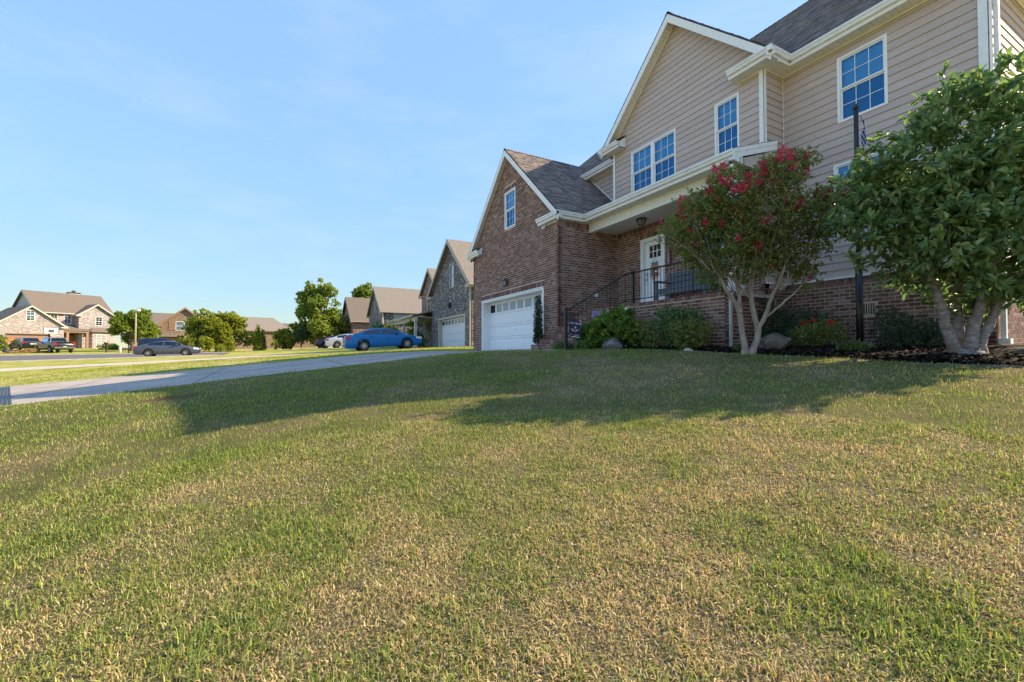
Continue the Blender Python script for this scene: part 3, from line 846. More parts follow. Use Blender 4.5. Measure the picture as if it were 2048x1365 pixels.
# ---------------- roof planes with shingles laid course by course
shg = MB()
def clip_t(poly, t):
    xs = []
    for (a, b) in zip(poly, poly[1:]+poly[:1]):
        if (a[1]-t)*(b[1]-t) <= 0 and abs(a[1]-b[1]) > 1e-9:
            xs.append(a[0] + (b[0]-a[0])*(t-a[1])/(b[1]-a[1]))
    return (min(xs), max(xs)) if len(xs) >= 2 else None
def roof_plane(pts, parent=house, thick=0.09, shingle=True, material='roof_felt', expo=0.135, target=None):
    """pts: convex polygon, first edge is the eave (left to right seen from outside)"""
    P = [Vector(p) for p in pts]
    s = (P[1]-P[0]).normalized(); nrm = s.cross(P[-1]-P[0]).normalized()
    if nrm.z < 0: nrm = -nrm
    t = nrm.cross(s).normalized()
    if t.z < 0: t = -t
    mb = MB(); mb.prism(P, -nrm*thick)
    mb.build('roof', MATS[material], parent)
    if not shingle: return
    poly = [((p-P[0]).dot(s), (p-P[0]).dot(t)) for p in P]
    tmax = max(q[1] for q in poly); k = 0; tgt = target or shg
    while k*expo < tmax-.02:
        t0 = k*expo - (0.02 if k == 0 else 0); t1 = min(k*expo + expo*1.12, tmax)
        iv = clip_t(poly, min(k*expo+0.03, tmax-.005)); iv2 = clip_t(poly, min(t1, tmax-.005)) or iv
        if iv:
            a, b = iv; x = a - random.random()*.2
            while x < b:
                x2 = x + random.uniform(.13,.34); p, q = max(x, a), min(x2-.004, b)
                if q-p > .02:
                    h = random.choice((.009,.013,.017)) ; n = len(tgt.v)
                    p1, q1 = max(p, iv2[0]), min(q, iv2[1])
                    if q1 <= p1: p1 = q1 = (p+q)/2
                    for (ss, tt, hh) in ((p,t0,h),(q,t0,h),(q1,t1,.003),(p1,t1,.003),(p,t0,0),(q,t0,0)):
                        tgt.v.append(tuple(P[0] + s*ss + t*tt + nrm*hh))
                    tgt.f += [(n,n+1,n+2,n+3),(n+4,n+5,n+1,n)]
                x = x2
        k += 1
def ridge_cap(a, b, parent=house, r=0.10):
    a, b = Vector(a), Vector(b); n = max(2, int((b-a).length/.16)); d = (b-a)/n
    side = d.cross(Vector((0,0,1))).normalized()
    mb = MB()
    for i in range(n):
        p = a + d*i; e = p + d*1.1
        h0, h1 = Vector((0,0,.030)), Vector((0,0,.012))
        for sg in (1,-1):
            mb.poly([p+h0, e+h1, e+side*sg*r*1.0+h1-Vector((0,0,r*.85)), p+side*sg*r+h0-Vector((0,0,r*.85))])
    mb.build('ridge_cap', MATS['shingle'], parent, kind='stuff')
# garage
EX1, EX0 = -11.46, -18.92; zE, zR = 4.475, 8.0
roof_plane([(EX1,7.80,zE),(EX1,12.2,zE),(GXC,12.2,zR),(GXC,7.80,zR)])
roof_plane([(EX0,16.0,zE),(EX0,7.80,zE),(GXC,7.80,zR),(GXC,16.0,zR)], shingle=False, material='shingle')
ridge_cap((GXC,7.8,zR),(GXC,12.2,zR))
# porch lean-to
roof_plane([(-11.46,8.84,4.485),(-6.08,8.84,4.485),(-6.08,10.46,5.03),(-11.46,10.46,5.03)])
# siding gable
zG, zA = 7.13, 10.08
roof_plane([(-6.0,10.1,zG),(-6.0,14.6,zG),(SXC,14.6,zA),(SXC,10.1,zA)])
roof_plane([(-12.1,14.6,zG),(-12.1,10.1,zG),(SXC,10.1,zA),(SXC,14.6,zA)])
ridge_cap((SXC,10.1,zA),(SXC,13.8,zA))
# main hipped roof
ML, MR, MY0, MY1, MZ, MZR = -18.0, -2.40, 10.85, 19.75, 7.12, 11.54
roof_plane([(ML,MY0,MZ),(MR,MY0,MZ),(MR-4.45,15.3,MZR),(ML+4.45,15.3,MZR)])
roof_plane([(MR,MY0,MZ),(MR,MY1,MZ),(MR-4.45,15.3,MZR)])
roof_plane([(MR,MY1,MZ),(ML,MY1,MZ),(ML+4.45,15.3,MZR),(MR-4.45,15.3,MZR)], shingle=False, material='shingle')
roof_plane([(ML,MY1,MZ),(ML,MY0,MZ),(ML+4.45,15.3,MZR)], shingle=False, material='shingle')
ridge_cap((ML+4.45,15.3,MZR),(MR-4.45,15.3,MZR)); ridge_cap((ML,MY0,MZ),(ML+4.45,15.3,MZR))
shg.build('shingles', MATS['shingle'], house, kind='stuff')

# ---------------- rake boards, soffits, gutters
def rake(p_low, p_top, y0, y1, h, name='rake_board', m='white_trim', drop=0.055):
    mb = MB(); a, b = Vector(p_low), Vector(p_top)
    mb.prism([(a.x,y0,a.z-drop),(b.x,y0,b.z-drop),(b.x,y0,b.z-drop-h),(a.x,y0,a.z-drop-h)], (0,y1-y0,0))
    return mb.build(name, MATS[m], house)
def gutter(p0, p1, out, fascia_h=0.20, name='gutter'):
    p0, p1, out = Vector(p0), Vector(p1), Vector(out)
    prof = [(0,0),(0,-.125),(.070,-.125),(.082,-.105),(.086,-.075),(.108,-.045),(.115,-.030),(.115,0),(.100,0),(.100,-.02),(.012,-.02),(.012,0)]
    mb = MB(); mb.prism([p0 + out*a + Vector((0,0,b)) for a, b in prof], p1-p0)
    g = mb.build(name, MATS['gutter_white'], house)
    fb = MB(); fb.prism([p0+Vector((0,0,-.01)), p0+Vector((0,0,-fascia_h)), p0-out*.022+Vector((0,0,-fascia_h)), p0-out*.022+Vector((0,0,-.01))], p1-p0)
    fb.prism([p0+out*.018+Vector((0,0,-.127)), p0+out*.018+Vector((0,0,-fascia_h-.012)), p0+out*.001+Vector((0,0,-fascia_h-.012)), p0+out*.001+Vector((0,0,-.127))], p1-p0)
    fb.build_each('fascia', MATS['white_trim'], house)
    return g
def soffit_strip(poly, axis, parent=house, gap=0.105, z_th=0.012):
    """vinyl soffit: narrow boards across a horizontal rectangle (x0,x1,y0,y1,z)"""
    x0, x1, y0, y1, z = poly; mb = MB()
    if axis == 'x':
        x = x0
        while x < x1-.005:
            mb.box(x, min(x+gap-.009, x1), y0, y1, z, z+z_th); x += gap
    else:
        y = y0
        while y < y1-.005:
            mb.box(x0, x1, y, min(y+gap-.009, y1), z, z+z_th); y += gap
    mb.box(x0, x1, y0, y1, z+.008, z+z_th+.02)
    return mb.build('soffit', MATS['cream_vinyl'], parent, kind='stuff')
# garage gable rakes + soffit under them
for (xl, sgn) in ((EX1, -1), (EX0, 1)):
    rake((xl,0,zE),(GXC,0,zR), 7.795, 7.825, 0.235)
    mb = MB(); n = 44
    for i in range(n):
        f0, f1 = i/n, (i+.9)/n
        xa, xb = xl+(GXC-xl)*f0, xl+(GXC-xl)*f1; za, zb = zE+(zR-zE)*f0-.20, zE+(zR-zE)*f1-.20
        mb.prism([(xa,7.826,za),(xb,7.826,zb),(xb,7.992,zb),(xa,7.992,za)], (0,0,.03))
    mb.prism([(xl,7.826,zE-.165),(GXC,7.826,zR-.165),(GXC,7.99,zR-.165),(xl,7.99,zE-.165)], (0,0,.02))
    mb.build('rake_soffit', MATS['cream_vinyl'], house, kind='stuff')
gutter((-11.55,7.735,4.495),(-11.55,8.93,4.495),(1,0,0))
gutter((-12.72,7.835,4.495),(-11.44,7.835,4.495),(0,-1,0))
gutter((-18.94,7.835,4.495),(-17.75,7.835,4.495),(0,-1,0))
gutter((-18.825,15.9,4.495),(-18.825,7.735,4.495),(-1,0,0))
soffit_strip((-12.72,-11.56,7.835,7.995,4.272),'x'); soffit_strip((-18.80,-17.75,7.835,7.995,4.272),'x')
soffit_strip((-11.70,-11.555,7.995,9.24,4.272),'y')
mb = MB()          # return blocks and their little sloped tops
mb.prism([(-12.72,7.836,4.28),(-12.72,7.99,4.28),(-12.72,7.99,4.66),(-12.72,7.836,4.49)], (0.03,0,0))
mb.prism([(-17.78,7.836,4.28),(-17.78,7.99,4.28),(-17.78,7.99,4.66),(-17.78,7.836,4.49)], (0.03,0,0))
mb.build_each('cornice_return', MATS['white_trim'], house)
mb = MB()
mb.prism([(-12.72,7.74,4.497),(-11.7,7.74,4.497),(-11.7,7.99,4.68),(-12.72,7.99,4.68)], (0,0,.015))
mb.prism([(-18.8,7.74,4.497),(-17.75,7.74,4.497),(-17.75,7.99,4.68),(-18.8,7.99,4.68)], (0,0,.015))
mb.build_each('return_roof', MATS['roof_felt'], house)
# porch
gutter((-11.55,8.93,4.495),(-6.10,8.93,4.495),(0,-1,0))
soffit_strip((-11.56,-6.15,8.935,9.238,4.272),'x')
bm = MB(); x = -11.695
while x < -6.32:
    bm.box(x, min(x+.098,-6.31), 9.232, 9.245, 3.99, 4.272); x += .106
bm.box(-11.695,-6.31, 9.241,9.44, 3.985,4.272); bm.box(-11.69,-6.31, 9.226,9.2405, 3.985,4.012)
bm.build('porch_beam', MATS['cream_vinyl'], house, kind='stuff')
soffit_strip((-11.69,-6.32,9.44,10.44,4.06),'x', gap=0.15)
mb = MB(); mb.box(-6.55,-6.33,9.24,9.44,1.33,3.985); mb.box(-6.58,-6.30,9.21,9.47,1.33,1.50); mb.box(-6.58,-6.30,9.21,9.47,3.86,3.984)
mb.build('porch_column', MATS['white_trim'], house)
rk = MB()          # end of the lean-to
rk.prism([(-6.08,8.83,4.46),(-6.08,10.44,5.00),(-6.08,10.44,4.80),(-6.08,9.12,4.36),(-6.08,9.12,4.16),(-6.08,8.83,4.24)], (-0.03,0,0))
rk.prism([(-6.07,8.82,4.475),(-6.07,10.445,5.02),(-6.07,10.445,4.93),(-6.07,8.82,4.385)], (-0.01,0,0))
rk.build('porch_rake', MATS['white_trim'], house)
mb = MB(); mb.prism([(-6.115,8.95,4.27),(-6.115,10.44,4.78),(-6.115,10.44,4.2),(-6.115,9.3,4.2)],(-.1,0,0)); mb.build('porch_end', MATS['siding'], house)
# siding gable
for (xl, sgn) in ((-6.0,-1), (-12.1,1)):
    rake((xl,0,zG),(SXC,0,zA), 10.095, 10.125, 0.245)
    mb = MB(); n = 40
    for i in range(n):
        f0, f1 = i/n, (i+.92)/n
        xa, xb = xl+(SXC-xl)*f0, xl+(SXC-xl)*f1; za, zb = zG+(zA-zG)*f0-.20, zG+(zA-zG)*f1-.20
        mb.prism([(xa,10.126,za),(xb,10.126,zb),(xb,10.43,zb),(xa,10.43,za)], (0,0,.03))
    mb.prism([(xl,10.126,zG-.165),(SXC,10.126,zA-.165),(SXC,10.43,zA-.165),(xl,10.43,zG-.165)], (0,0,.02))
    mb.build('rake_soffit', MATS['cream_vinyl'], house, kind='stuff')
    rake((xl,0,zG-.20),(SXC,0,zA-.20), 10.40, 10.428, 0.05, 'frieze', 'cream_vinyl', 0.0)
gutter((-6.04,10.02,7.145),(-6.04,10.91,7.145),(1,0,0))
gutter((-7.10,10.12,7.145),(-5.925,10.12,7.145),(0,-1,0)); gutter((-12.175,10.12,7.145),(-11.20,10.12,7.145),(0,-1,0))
gutter((-12.06,10.93,7.145),(-12.06,10.02,7.145),(-1,0,0))
soffit_strip((-7.10,-6.055,10.13,10.43,6.935),'x'); soffit_strip((-12.05,-11.20,10.13,10.43,6.935),'x')
soffit_strip((-6.39,-6.05,10.43,10.92,6.935),'y')
mb = MB()
for xr in (-7.10, -11.23): mb.prism([(xr,10.125,6.93),(xr,10.43,6.93),(xr,10.43,7.34),(xr,10.125,7.12)], (.03,0,0))
mb.build_each('cornice_return', MATS['white_trim'], house)
mb = MB()
mb.prism([(-7.1,10.02,7.147),(-6.4,10.02,7.147),(-6.4,10.43,7.40),(-7.1,10.43,7.40)],(0,0,.015)); mb.prism([(-12.05,10.02,7.147),(-11.2,10.02,7.147),(-11.2,10.43,7.40),(-12.05,10.43,7.40)],(0,0,.015))
mb.build_each('return_roof', MATS['roof_felt'], house)
mb = MB()
mb.box(-6.038,-5.93,10.008,10.118,7.022,7.143); mb.box(-12.17,-12.062,10.008,10.118,7.022,7.143); mb.box(-11.548,-11.44,7.722,7.833,4.372,4.493); mb.box(-18.935,-18.827,7.722,7.833,4.372,4.493); mb.box(-2.448,-2.34,10.803,10.913,7.022,7.143)
mb.build_each('gutter_corner', MATS['gutter_white'], house)
# main eaves
gutter((-6.04,10.915,7.145),(-2.33,10.915,7.145),(0,-1,0)); gutter((-14.6,10.915,7.145),(-12.06,10.915,7.145),(0,-1,0))
gutter((-2.45,10.80,7.145),(-2.45,17.5,7.145),(1,0,0))
soffit_strip((-6.39,-2.46,10.925,11.21,6.935),'x'); soffit_strip((-14.6,-11.83,10.925,11.21,6.935),'x'); soffit_strip((-2.74,-2.46,11.21,17.5,6.935),'y')
mb = MB()
fbox(mb, FR, -6.36,-2.78, 6.895,6.93, .0245,.04); fbox(mb, FD, -7.05,-6.40, 6.895,6.93, .0245,.04); fbox(mb, FRS, 11.25,17, 6.895,6.93, .0245,.04); fbox(mb, FJ, 10.47,11.2, 6.895,6.93, .0245,.04)
fbox(mb, FG, -12.70,-11.70, 4.235,4.268, .012,.035); fbox(mb, FR, -14.5,-11.84, 6.895,6.93, .0245,.04)
mb.build_each('frieze', MATS['cream_vinyl'], house)
# downspouts
def spout(pts, name='downspout', w=0.07, m='gutter_white'):
    mb = MB()
    for a, b in zip(pts, pts[1:]):
        a, b = Vector(a), Vector(b); d = (b-a)
        if abs(d.z) > .5*d.length:
            mb.prism([a+Vector((-w/2,-w/2,0)),a+Vector((w/2,-w/2,0)),a+Vector((w/2,w/2,0)),a+Vector((-w/2,w/2,0))], d)
        else:
            s = d.cross(Vector((0,0,1))).normalized()*w/2
            mb.prism([a+s+Vector((0,0,-w/2)),a-s+Vector((0,0,-w/2)),a-s+Vector((0,0,w/2)),a+s+Vector((0,0,w/2))], d)
    return mb.build(name, MATS[m], house)
spout([(-2.62,11.10,7.0),(-2.62,11.10,6.86),(-2.69,11.40,6.6),(-2.69,11.40,.22)])
spout([(-6.28,8.86,4.3),(-6.28,8.90,4.1),(-6.25,9.16,3.9),(-6.25,9.16,1.55),(-6.14,8.74,1.2),(-6.14,8.74,0.06)], w=.055, m='spout_grey')
spout([(-12.02,10.86,7.0),(-12.02,10.95,6.95),(-11.95,10.99,6.85)], w=.06)
mb = MB(); mb.box(-2.75,-2.60,11.33,11.48,.12,.22); mb.build('drain_boot', MATS['gutter_white'], house)

# ---------------- garage door
mb = MB()
fbox(mb, FG, -17.76,-17.66, -.05,2.10, -.36,.014); fbox(mb, FG, -12.70,-12.60, -.05,2.10, -.36,.014); fbox(mb, FG, -17.76,-12.60, 2.10,2.20, -.36,.014)
fbox(mb, FG, -17.78,-12.58, 2.176,2.206, .014,.05)
mb.build('door_frame', MATS['door_white'], house)
gd = MB()
zz = np.linspace(-0.03, 2.10, 5)
for i in range(4): fbox(gd, FG, -17.66,-12.70, zz[i]+.004, zz[i+1]-.004, -.42,-.36)
gdo = gd.build('garage_door', MATS['door_white'], house)
uw = (17.66-12.70)/8
for i in range(4):
    for j in range(8):
        a, b = -17.66+j*uw+.06, -17.66+(j+1)*uw-.06; c, d = zz[i]+.085, zz[i+1]-.085
        if i < 3:
            p = MB(); n = 0
            V0 = [fp(FG,a,c,-.360),fp(FG,b,c,-.360),fp(FG,b,d,-.360),fp(FG,a,d,-.360)]
            e = .03; V1 = [fp(FG,a+e,c+e,-.342),fp(FG,b-e,c+e,-.342),fp(FG,b-e,d-e,-.342),fp(FG,a+e,d-e,-.342)]
            e2 = .012; Vm = [fp(FG,a+e2,c+e2,-.3615),fp(FG,b-e2,c+e2,-.3615),fp(FG,b-e2,d-e2,-.3615),fp(FG,a+e2,d-e2,-.3615)]
            p.v = [tuple(q) for q in V0+V1]; p.f = [(4,5,6,7)] + [(k,(k+1)%4,4+(k+1)%4,4+k) for k in range(4)]
            p.build('panel', MATS['door_white'], gdo)
        else:
            s = MB(); e = .035; A_, B_ = a-.02, b+.02; C_, D_ = c-.02, d+.02
            fbox(s, FG, A_,B_, C_,C_+e, -.36,-.343); fbox(s, FG, A_,B_, D_-e,D_, -.36,-.343); fbox(s, FG, A_,A_+e, C_+e,D_-e, -.36,-.343); fbox(s, FG, B_-e,B_, C_+e,D_-e, -.36,-.343)
            s.build('lite_frame', MATS['door_white'], gdo)
            p = MB(); fbox(p, FG, A_+e,B_-e, C_+e,D_-e, -.36,-.352)
            p.build('pane', MATS['dark_void' if j == 0 else 'frosted_pane'], gdo)
gs = MB(); gs.box(-17.66,-12.70,8.36,8.40,-.06,-.03); gs.build('weather_seal', MATS['black_metal'], gdo)

# ---------------- front door
mb = MB()
fbox(mb, FD, -10.53,-10.42, 1.33,3.62, -.14,.03); fbox(mb, FD, -9.63,-9.52, 1.33,3.62, -.14,.03); fbox(mb, FD, -10.42,-9.63, 3.51,3.62, -.14,.03)
fbox(mb, FD, -10.42,-9.63, 1.33,1.40, -.14,.02)
mb.build('door_frame', MATS['door_white'], house)
dops = [(-10.26,-9.79,2.98,3.38)]
mb = MB()
for t in bands(1.40, 3.51, c_(-10.42), c_(-9.63), dops): ftrap(mb, FD, t, -.14, -.10)
for k in range(1,3):
    x = -10.26+.47*k/3; fbox(mb, FD, x-.012,x+.012, 2.98,3.38, -.125,-.098)
fbox(mb, FD, -10.26,-9.79, 3.168,3.192, -.125,-.0985)
fd = mb.build('front_door', MATS['door_white'], house)
for i in range(3):
    for j in range(2):
        p = MB(); x0_, x1_ = -10.26+.47*i/3+.012, -10.26+.47*(i+1)/3-.012; z0_ = 2.98+.2*j+.012
        fbox(p, FD, x0_,x1_, z0_,z0_+.176, -.122,-.116); p.build('pane', MATS['glass_dark'], fd)
p = MB(); fbox(p, FD, -10.3,-9.75, 2.95,3.4, -.20,-.16); p.build('shade_backing', MATS['dark_void'], fd)  # black sheet standing in for the dark hall behind the door panes
for (a,b,c,d) in ((-10.30,-10.06,1.55,2.85),(-9.99,-9.75,1.55,2.85)):
    p = MB(); fbox(p, FD, a,b,c,d, -.10,-.092); p.build('panel', MATS['door_white'], fd)
p = MB(); p.lathe([(0,0),(.012,0),(.012,-.04),(.03,-.05),(.03,-.075),(0,-.085)], (-10.36,10.55,2.30), 12, 'y'); p.build('handle', MATS['steel'], fd, smooth=True)
p = MB(); fbox(p, FD, -10.385,-10.335, 2.42,2.52, -.10,-.075); p.build('lock', MATS['steel'], fd)

# ---------------- railings
rl = MB(); w = .03
for (x,y,z0,z1) in ((-9.20,6.50,.05,1.09),(-9.22,8.83,1.33,2.25)):
    rl.box(x-.035,x+.035,y-.035,y+.035,z0,z1); rl.box(x-.035,x+.035,y-.035,y+.035,z1,z1+.02)
rail = MB().tube([(-9.20,6.50,1.02),(-9.205,8.55,2.14),(-9.21,8.70,2.19),(-9.22,8.83,2.20)], .022, 8).build('railing', MATS['black_iron'], house, smooth=True)
rl.build_each('post', MATS['black_iron'], rail)
def bar(a, b, r=.016, name='rail'):
    m = MB(); m.tube([a,b], r, 6); return m.build(name, MATS['black_iron'], rail)
# stair handrail (bows level at the top)
m = MB(); m.tube([(-9.20,6.50,.30),(-9.205,8.45,1.36),(-9.21,8.66,1.44),(-9.22,8.83,1.44)], .014, 6); m.build('rail', MATS['black_iron'], rail)
for k in range(1, 17):
    y = 6.50 + 2.3*k/17; zt = float(np.interp(y,[6.5,8.55,8.7,8.83],[1.02,2.14,2.19,2.2])); zb = float(np.interp(y,[6.5,8.45,8.66,8.83],[.30,1.36,1.44,1.44]))
    bar((-9.205,y,zb),(-9.205,y,zt), .0085, 'baluster')
bar((-9.22,8.83,2.21),(-6.45,8.83,2.21), .022, 'handrail'); bar((-9.22,8.83,1.44),(-6.45,8.83,1.44), .014)
x = -9.10
k = 0
while x < -6.5:
    if k % 11 == 6: bar((x,8.83,1.33),(x,8.83,2.21), .018, 'baluster')
    else: bar((x,8.83,1.44),(x,8.83,2.21), .0085, 'baluster')
    x += .112; k += 1
m = MB(); m.box(-6.49,-6.42,8.80,8.87,1.33,2.25); m.build('post', MATS['black_iron'], rail)

# ---------------- small fittings fixed to the house
m = MB(); m.box(-4.85,-4.51,11.25,11.29,.79,1.02); fv = m.build('foundation_vent', MATS['dark_void'], house)
for i in range(8):
    m = MB(); x = -4.835 + i*.0435; m.box(x,x+.018,11.222,11.25,.80,1.01); m.build('slat', MATS['concrete'], fv)
m = MB(); m.box(-4.86,-4.50,11.215,11.25,.765,.795); m.build('sill', MATS['concrete'], fv)
def lantern(x, y, z, s=1.0):
    m = MB(); m.box(x-.05*s,x+.05*s,y-.015,y+.09,z-.02,z+.14); m.tube([(x,y,z+.12),(x,y-.09,z+.16),(x,y-.13,z+.10)], .012, 6)
    L0 = m.build('wall_lantern', MATS['black_metal'], house)
    m = MB(); c = (x,y-.13,z); m.lathe([(0,.13),(.03,.115),(.095*s,.05),(.095*s,.035)], c, 6); m.lathe([(0,-.20),(.03,-.19),(.062*s,-.165),(.07*s,-.15)], c, 6)
    for i in range(6):
        a = i*math.pi/3; m.tube([(c[0]+.09*s*math.cos(a),c[1]+.09*s*math.sin(a),c[2]+.04),(c[0]+.066*s*math.cos(a),c[1]+.066*s*math.sin(a),c[2]-.16)], .007, 4)
    m.build('cage', MATS['black_metal'], L0)
    m = MB(); m.lathe([(.084*s,.035),(.06*s,-.15)], c, 6); m.build('pane', MATS['frosted_pane'], L0)
lantern(-15.28, 7.985, 2.72, 1.25)
m = MB(); c = (-9.85,9.80,4.05); m.lathe([(0,0),(.16,0),(.17,-.03),(.12,-.04),(.115,-.06)], c, 8)
pl = m.build('porch_lamp', MATS['black_metal'], house)
m = MB(); m.lathe([(.15,-.03),(.09,-.17),(0,-.20)], c, 8); m.build('pane', MATS['frosted_pane'], pl)
m = MB(); 
for i in range(8):
    a = i*math.pi/4; m.tube([(c[0]+.155*math.cos(a),c[1]+.155*math.sin(a),c[2]-.03),(c[0]+.09*math.cos(a),c[1]+.09*math.sin(a),c[2]-.175),(c[0],c[1],c[2]-.21)], .007, 4)
m.build('cage', MATS['black_metal'], pl)
def flood(x, y, z, name='security_light', col='white_trim'):
    m = MB(); m.lathe([(0,0),(.05,0),(.05,-.03),(0,-.035)], (x,y,z), 10); b = m.build(name, MATS['black_metal'], house)
    for s in (-1,1):
        m = MB(); m.tube([(x,y,z-.03),(x+.06*s,y-.03,z-.08),(x+.10*s,y-.07,z-.11)], .014, 6); m.tube([(x+.10*s,y-.06,z-.10),(x+.14*s,y-.15,z-.17)], [.03,.055], 10)
        m.build('lamp_head', MATS[col], b, smooth=True)
flood(-6.30, 8.99, 4.268); flood(-18.35, 7.91, 4.268, col='black_metal')
m = MB(); m.tube([(-12.42,7.92,4.272),(-12.42,7.92,4.20)], .02, 8); m.tube([(-12.42,7.93,4.21),(-12.46,7.84,4.13)], [.035,.045], 10); m.build('security_camera', MATS['white_trim'], house, smooth=True)
m = MB(); m.box(-11.692,-11.64,9.42,9.57,1.83,1.95); m.build('outlet_box', MATS['white_trim'], house, bevel=.008)
m = MB(); m.box(-2.755,-2.66,12.0,12.14,.82,1.0); ob = m.build('outlet_cover', MATS['cream_vinyl'], house, bevel=.008)
m = MB(); m.box(-2.665,-2.655,12.03,12.055,.9,.93); m.box(-2.665,-2.655,12.085,12.11,.9,.93); m.build_each('socket', MATS['dark_void'], ob)
# ------------------------------------------------------------------ planting round the house
def unit(v): return v/np.maximum(np.linalg.norm(v, axis=1, keepdims=True), 1e-9)
def leaf_mat(name, cols, rough=0.5, trans=0.3, spec=0.4, rand='island'):
    return mat(name, (0,0,0), rough, 0.12, 12, rand=rand, cols=cols, trans=trans, spec=spec)
leaf_mat('leaf_magnolia', [(0, (0.0886, 0.1507, 0.0653)), (0.45, (0.15, 0.2386, 0.0928)), (0.8, (0.2113, 0.314, 0.1105)), (1, (0.3547, 0.3768, 0.1474))], 0.42, 0.34, 0.45)
leaf_mat('leaf_magnolia_single', [(0, (0.1073, 0.1777, 0.0748)), (0.45, (0.1718, 0.27, 0.1078)), (0.8, (0.2362, 0.3423, 0.1266)), (1, (0.3863, 0.4082, 0.176))], 0.42, 0.34, 0.45, 'object')
leaf_mat('leaf_crape', [(0, (0.1156, 0.1707, 0.0554)), (0.5, (0.1848, 0.256, 0.0792)), (0.82, (0.2772, 0.2986, 0.0924)), (1, (0.462, 0.273, 0.0924))], 0.45, 0.34)
leaf_mat('petal_crape', [(0, (0.441, 0.0195, 0.0743)), (0.6, (0.693, 0.039, 0.135)), (1, (0.84, 0.143, 0.27))], 0.6, 0.3)
leaf_mat('leaf_hydrangea', [(0, (0.0728, 0.1378, 0.0292)), (0.6, (0.162, 0.2674, 0.0486)), (0.95, (0.2674, 0.3564, 0.0728)), (1, (0.3564, 0.1944, 0.081))], 0.5, 0.3)
leaf_mat('leaf_box', [(0, (0.0754, 0.1413, 0.0565)), (0.6, (0.1508, 0.2451, 0.0849)), (1, (0.2639, 0.3393, 0.1131))], 0.45, 0.2)
leaf_mat('leaf_box_yellow', [(0, (0.1176, 0.1596, 0.0504)), (0.6, (0.2016, 0.2436, 0.0706)), (1, (0.4032, 0.3696, 0.1008))], 0.45, 0.25)
leaf_mat('leaf_dark', [(0, (0.0372, 0.071, 0.0406)), (0.6, (0.071, 0.1217, 0.0608)), (1, (0.1268, 0.1775, 0.0811))], 0.5, 0.15)
leaf_mat('leaf_grassy', [(0, (0.056, 0.105, 0.0252)), (0.6, (0.119, 0.189, 0.042)), (1, (0.224, 0.252, 0.07))], 0.5, 0.25)
leaf_mat('leaf_cypress', [(0, (0.021, 0.039, 0.018)), (0.6, (0.051, 0.075, 0.033)), (1, (0.09, 0.108, 0.0525))], 0.6, 0.1)
leaf_mat('leaf_tree', [(0, (0.1046, 0.1644, 0.0329)), (0.5, (0.1943, 0.2691, 0.0478)), (1, (0.3438, 0.3737, 0.0747))], 0.5, 0.5)
leaf_mat('leaf_tree_gold', [(0, (0.1535, 0.1855, 0.0317)), (0.5, (0.2598, 0.2915, 0.049)), (1, (0.4015, 0.4107, 0.0864))], 0.5, 0.5)
leaf_mat('leaf_maple', [(0, (0.0878, 0.1492, 0.0351)), (0.5, (0.193, 0.2721, 0.0597)), (1, (0.4563, 0.4388, 0.0966))], 0.5, 0.5)
leaf_mat('petal_lilac', [(0,(0.42,0.38,0.62)),(1,(0.62,0.58,0.78))], 0.6, 0.3)
leaf_mat('petal_pale', [(0,(0.58,0.56,0.60)),(1,(0.75,0.73,0.75))], 0.6, 0.3)
leaf_mat('petal_red', [(0,(0.45,0.02,0.02)),(1,(0.70,0.06,0.05))], 0.6, 0.3)

def blob_points(blobs, n, shell=2.2, squash=0.9):
    B = np.array(blobs, float); w = B[:,3]**2.3; w /= w.sum()
    k = RNG.choice(len(B), n, p=w)
    d = unit(RNG.normal(size=(n,3)))
    r = B[k,3]*(RNG.random(n)**(1/shell))*(0.85+0.3*RNG.random(n))
    off = d*r[:,None]; off[:,2] *= squash
    return B[k,:3]+off, d
def leaf_geo(P, D, U, L, W, fold=0.25):
    """6-vertex leaf folded along the midrib: P base, D axis, U rough normal"""
    n = len(P); D = unit(D); S = unit(np.cross(D, U)); Nn = unit(np.cross(S, D))
    L = np.broadcast_to(L, n)[:,None]; W = np.broadcast_to(W, n)[:,None]
    curl = -0.10*L
    v = [P, P+D*L*.30+S*W*.42+Nn*W*fold, P+D*L*.70+S*W*.45+Nn*W*fold*.9+Nn*curl*.3, P+D*L+Nn*curl, P+D*L*.70-S*W*.45+Nn*W*fold*.9+Nn*curl*.3, P+D*L*.30-S*W*.42+Nn*W*fold]
    V = np.stack(v, 1).reshape(-1,3); b = np.arange(n)[:,None]*6
    F = np.concatenate([b+np.array([[0,1,2,3]]), b+np.array([[0,3,4,5]])], 1).reshape(-1,4)
    return V, F
def twig_leaves(blobs, n_twig, per, L, W, shell=2.2, spread=0.8, up=0.35, jitter=0.5, twig=0.10):
    T_, d = blob_points(blobs, n_twig, shell)
    tdir = unit(d + np.array([0,0,up]) + RNG.normal(0, jitter, (n_twig,3)))
    k = np.repeat(np.arange(n_twig), per); n = len(k)
    f = RNG.random(n)
    P = T_[k] + tdir[k]*(f*twig)[:,None]
    D = unit(tdir[k]*(0.35+f)[:,None]*.7 + RNG.normal(0, spread, (n,3)))
    U = unit(RNG.normal(0,.5,(n,3)) + np.array([0,0,1.0]))
    Lr = L*(0.65+0.6*RNG.random(n)); return P, D, U, Lr, Lr*W/L
def crown(name, blobs, n_twig, per, L, W, material, parent, **kw):
    P, D, U, l, w = twig_leaves(blobs, n_twig, per, L, W, **kw)
    V, F = leaf_geo(P, D, U, l, w)
    return np_mesh(name, V, F, MATS[material], parent, kind='stuff')
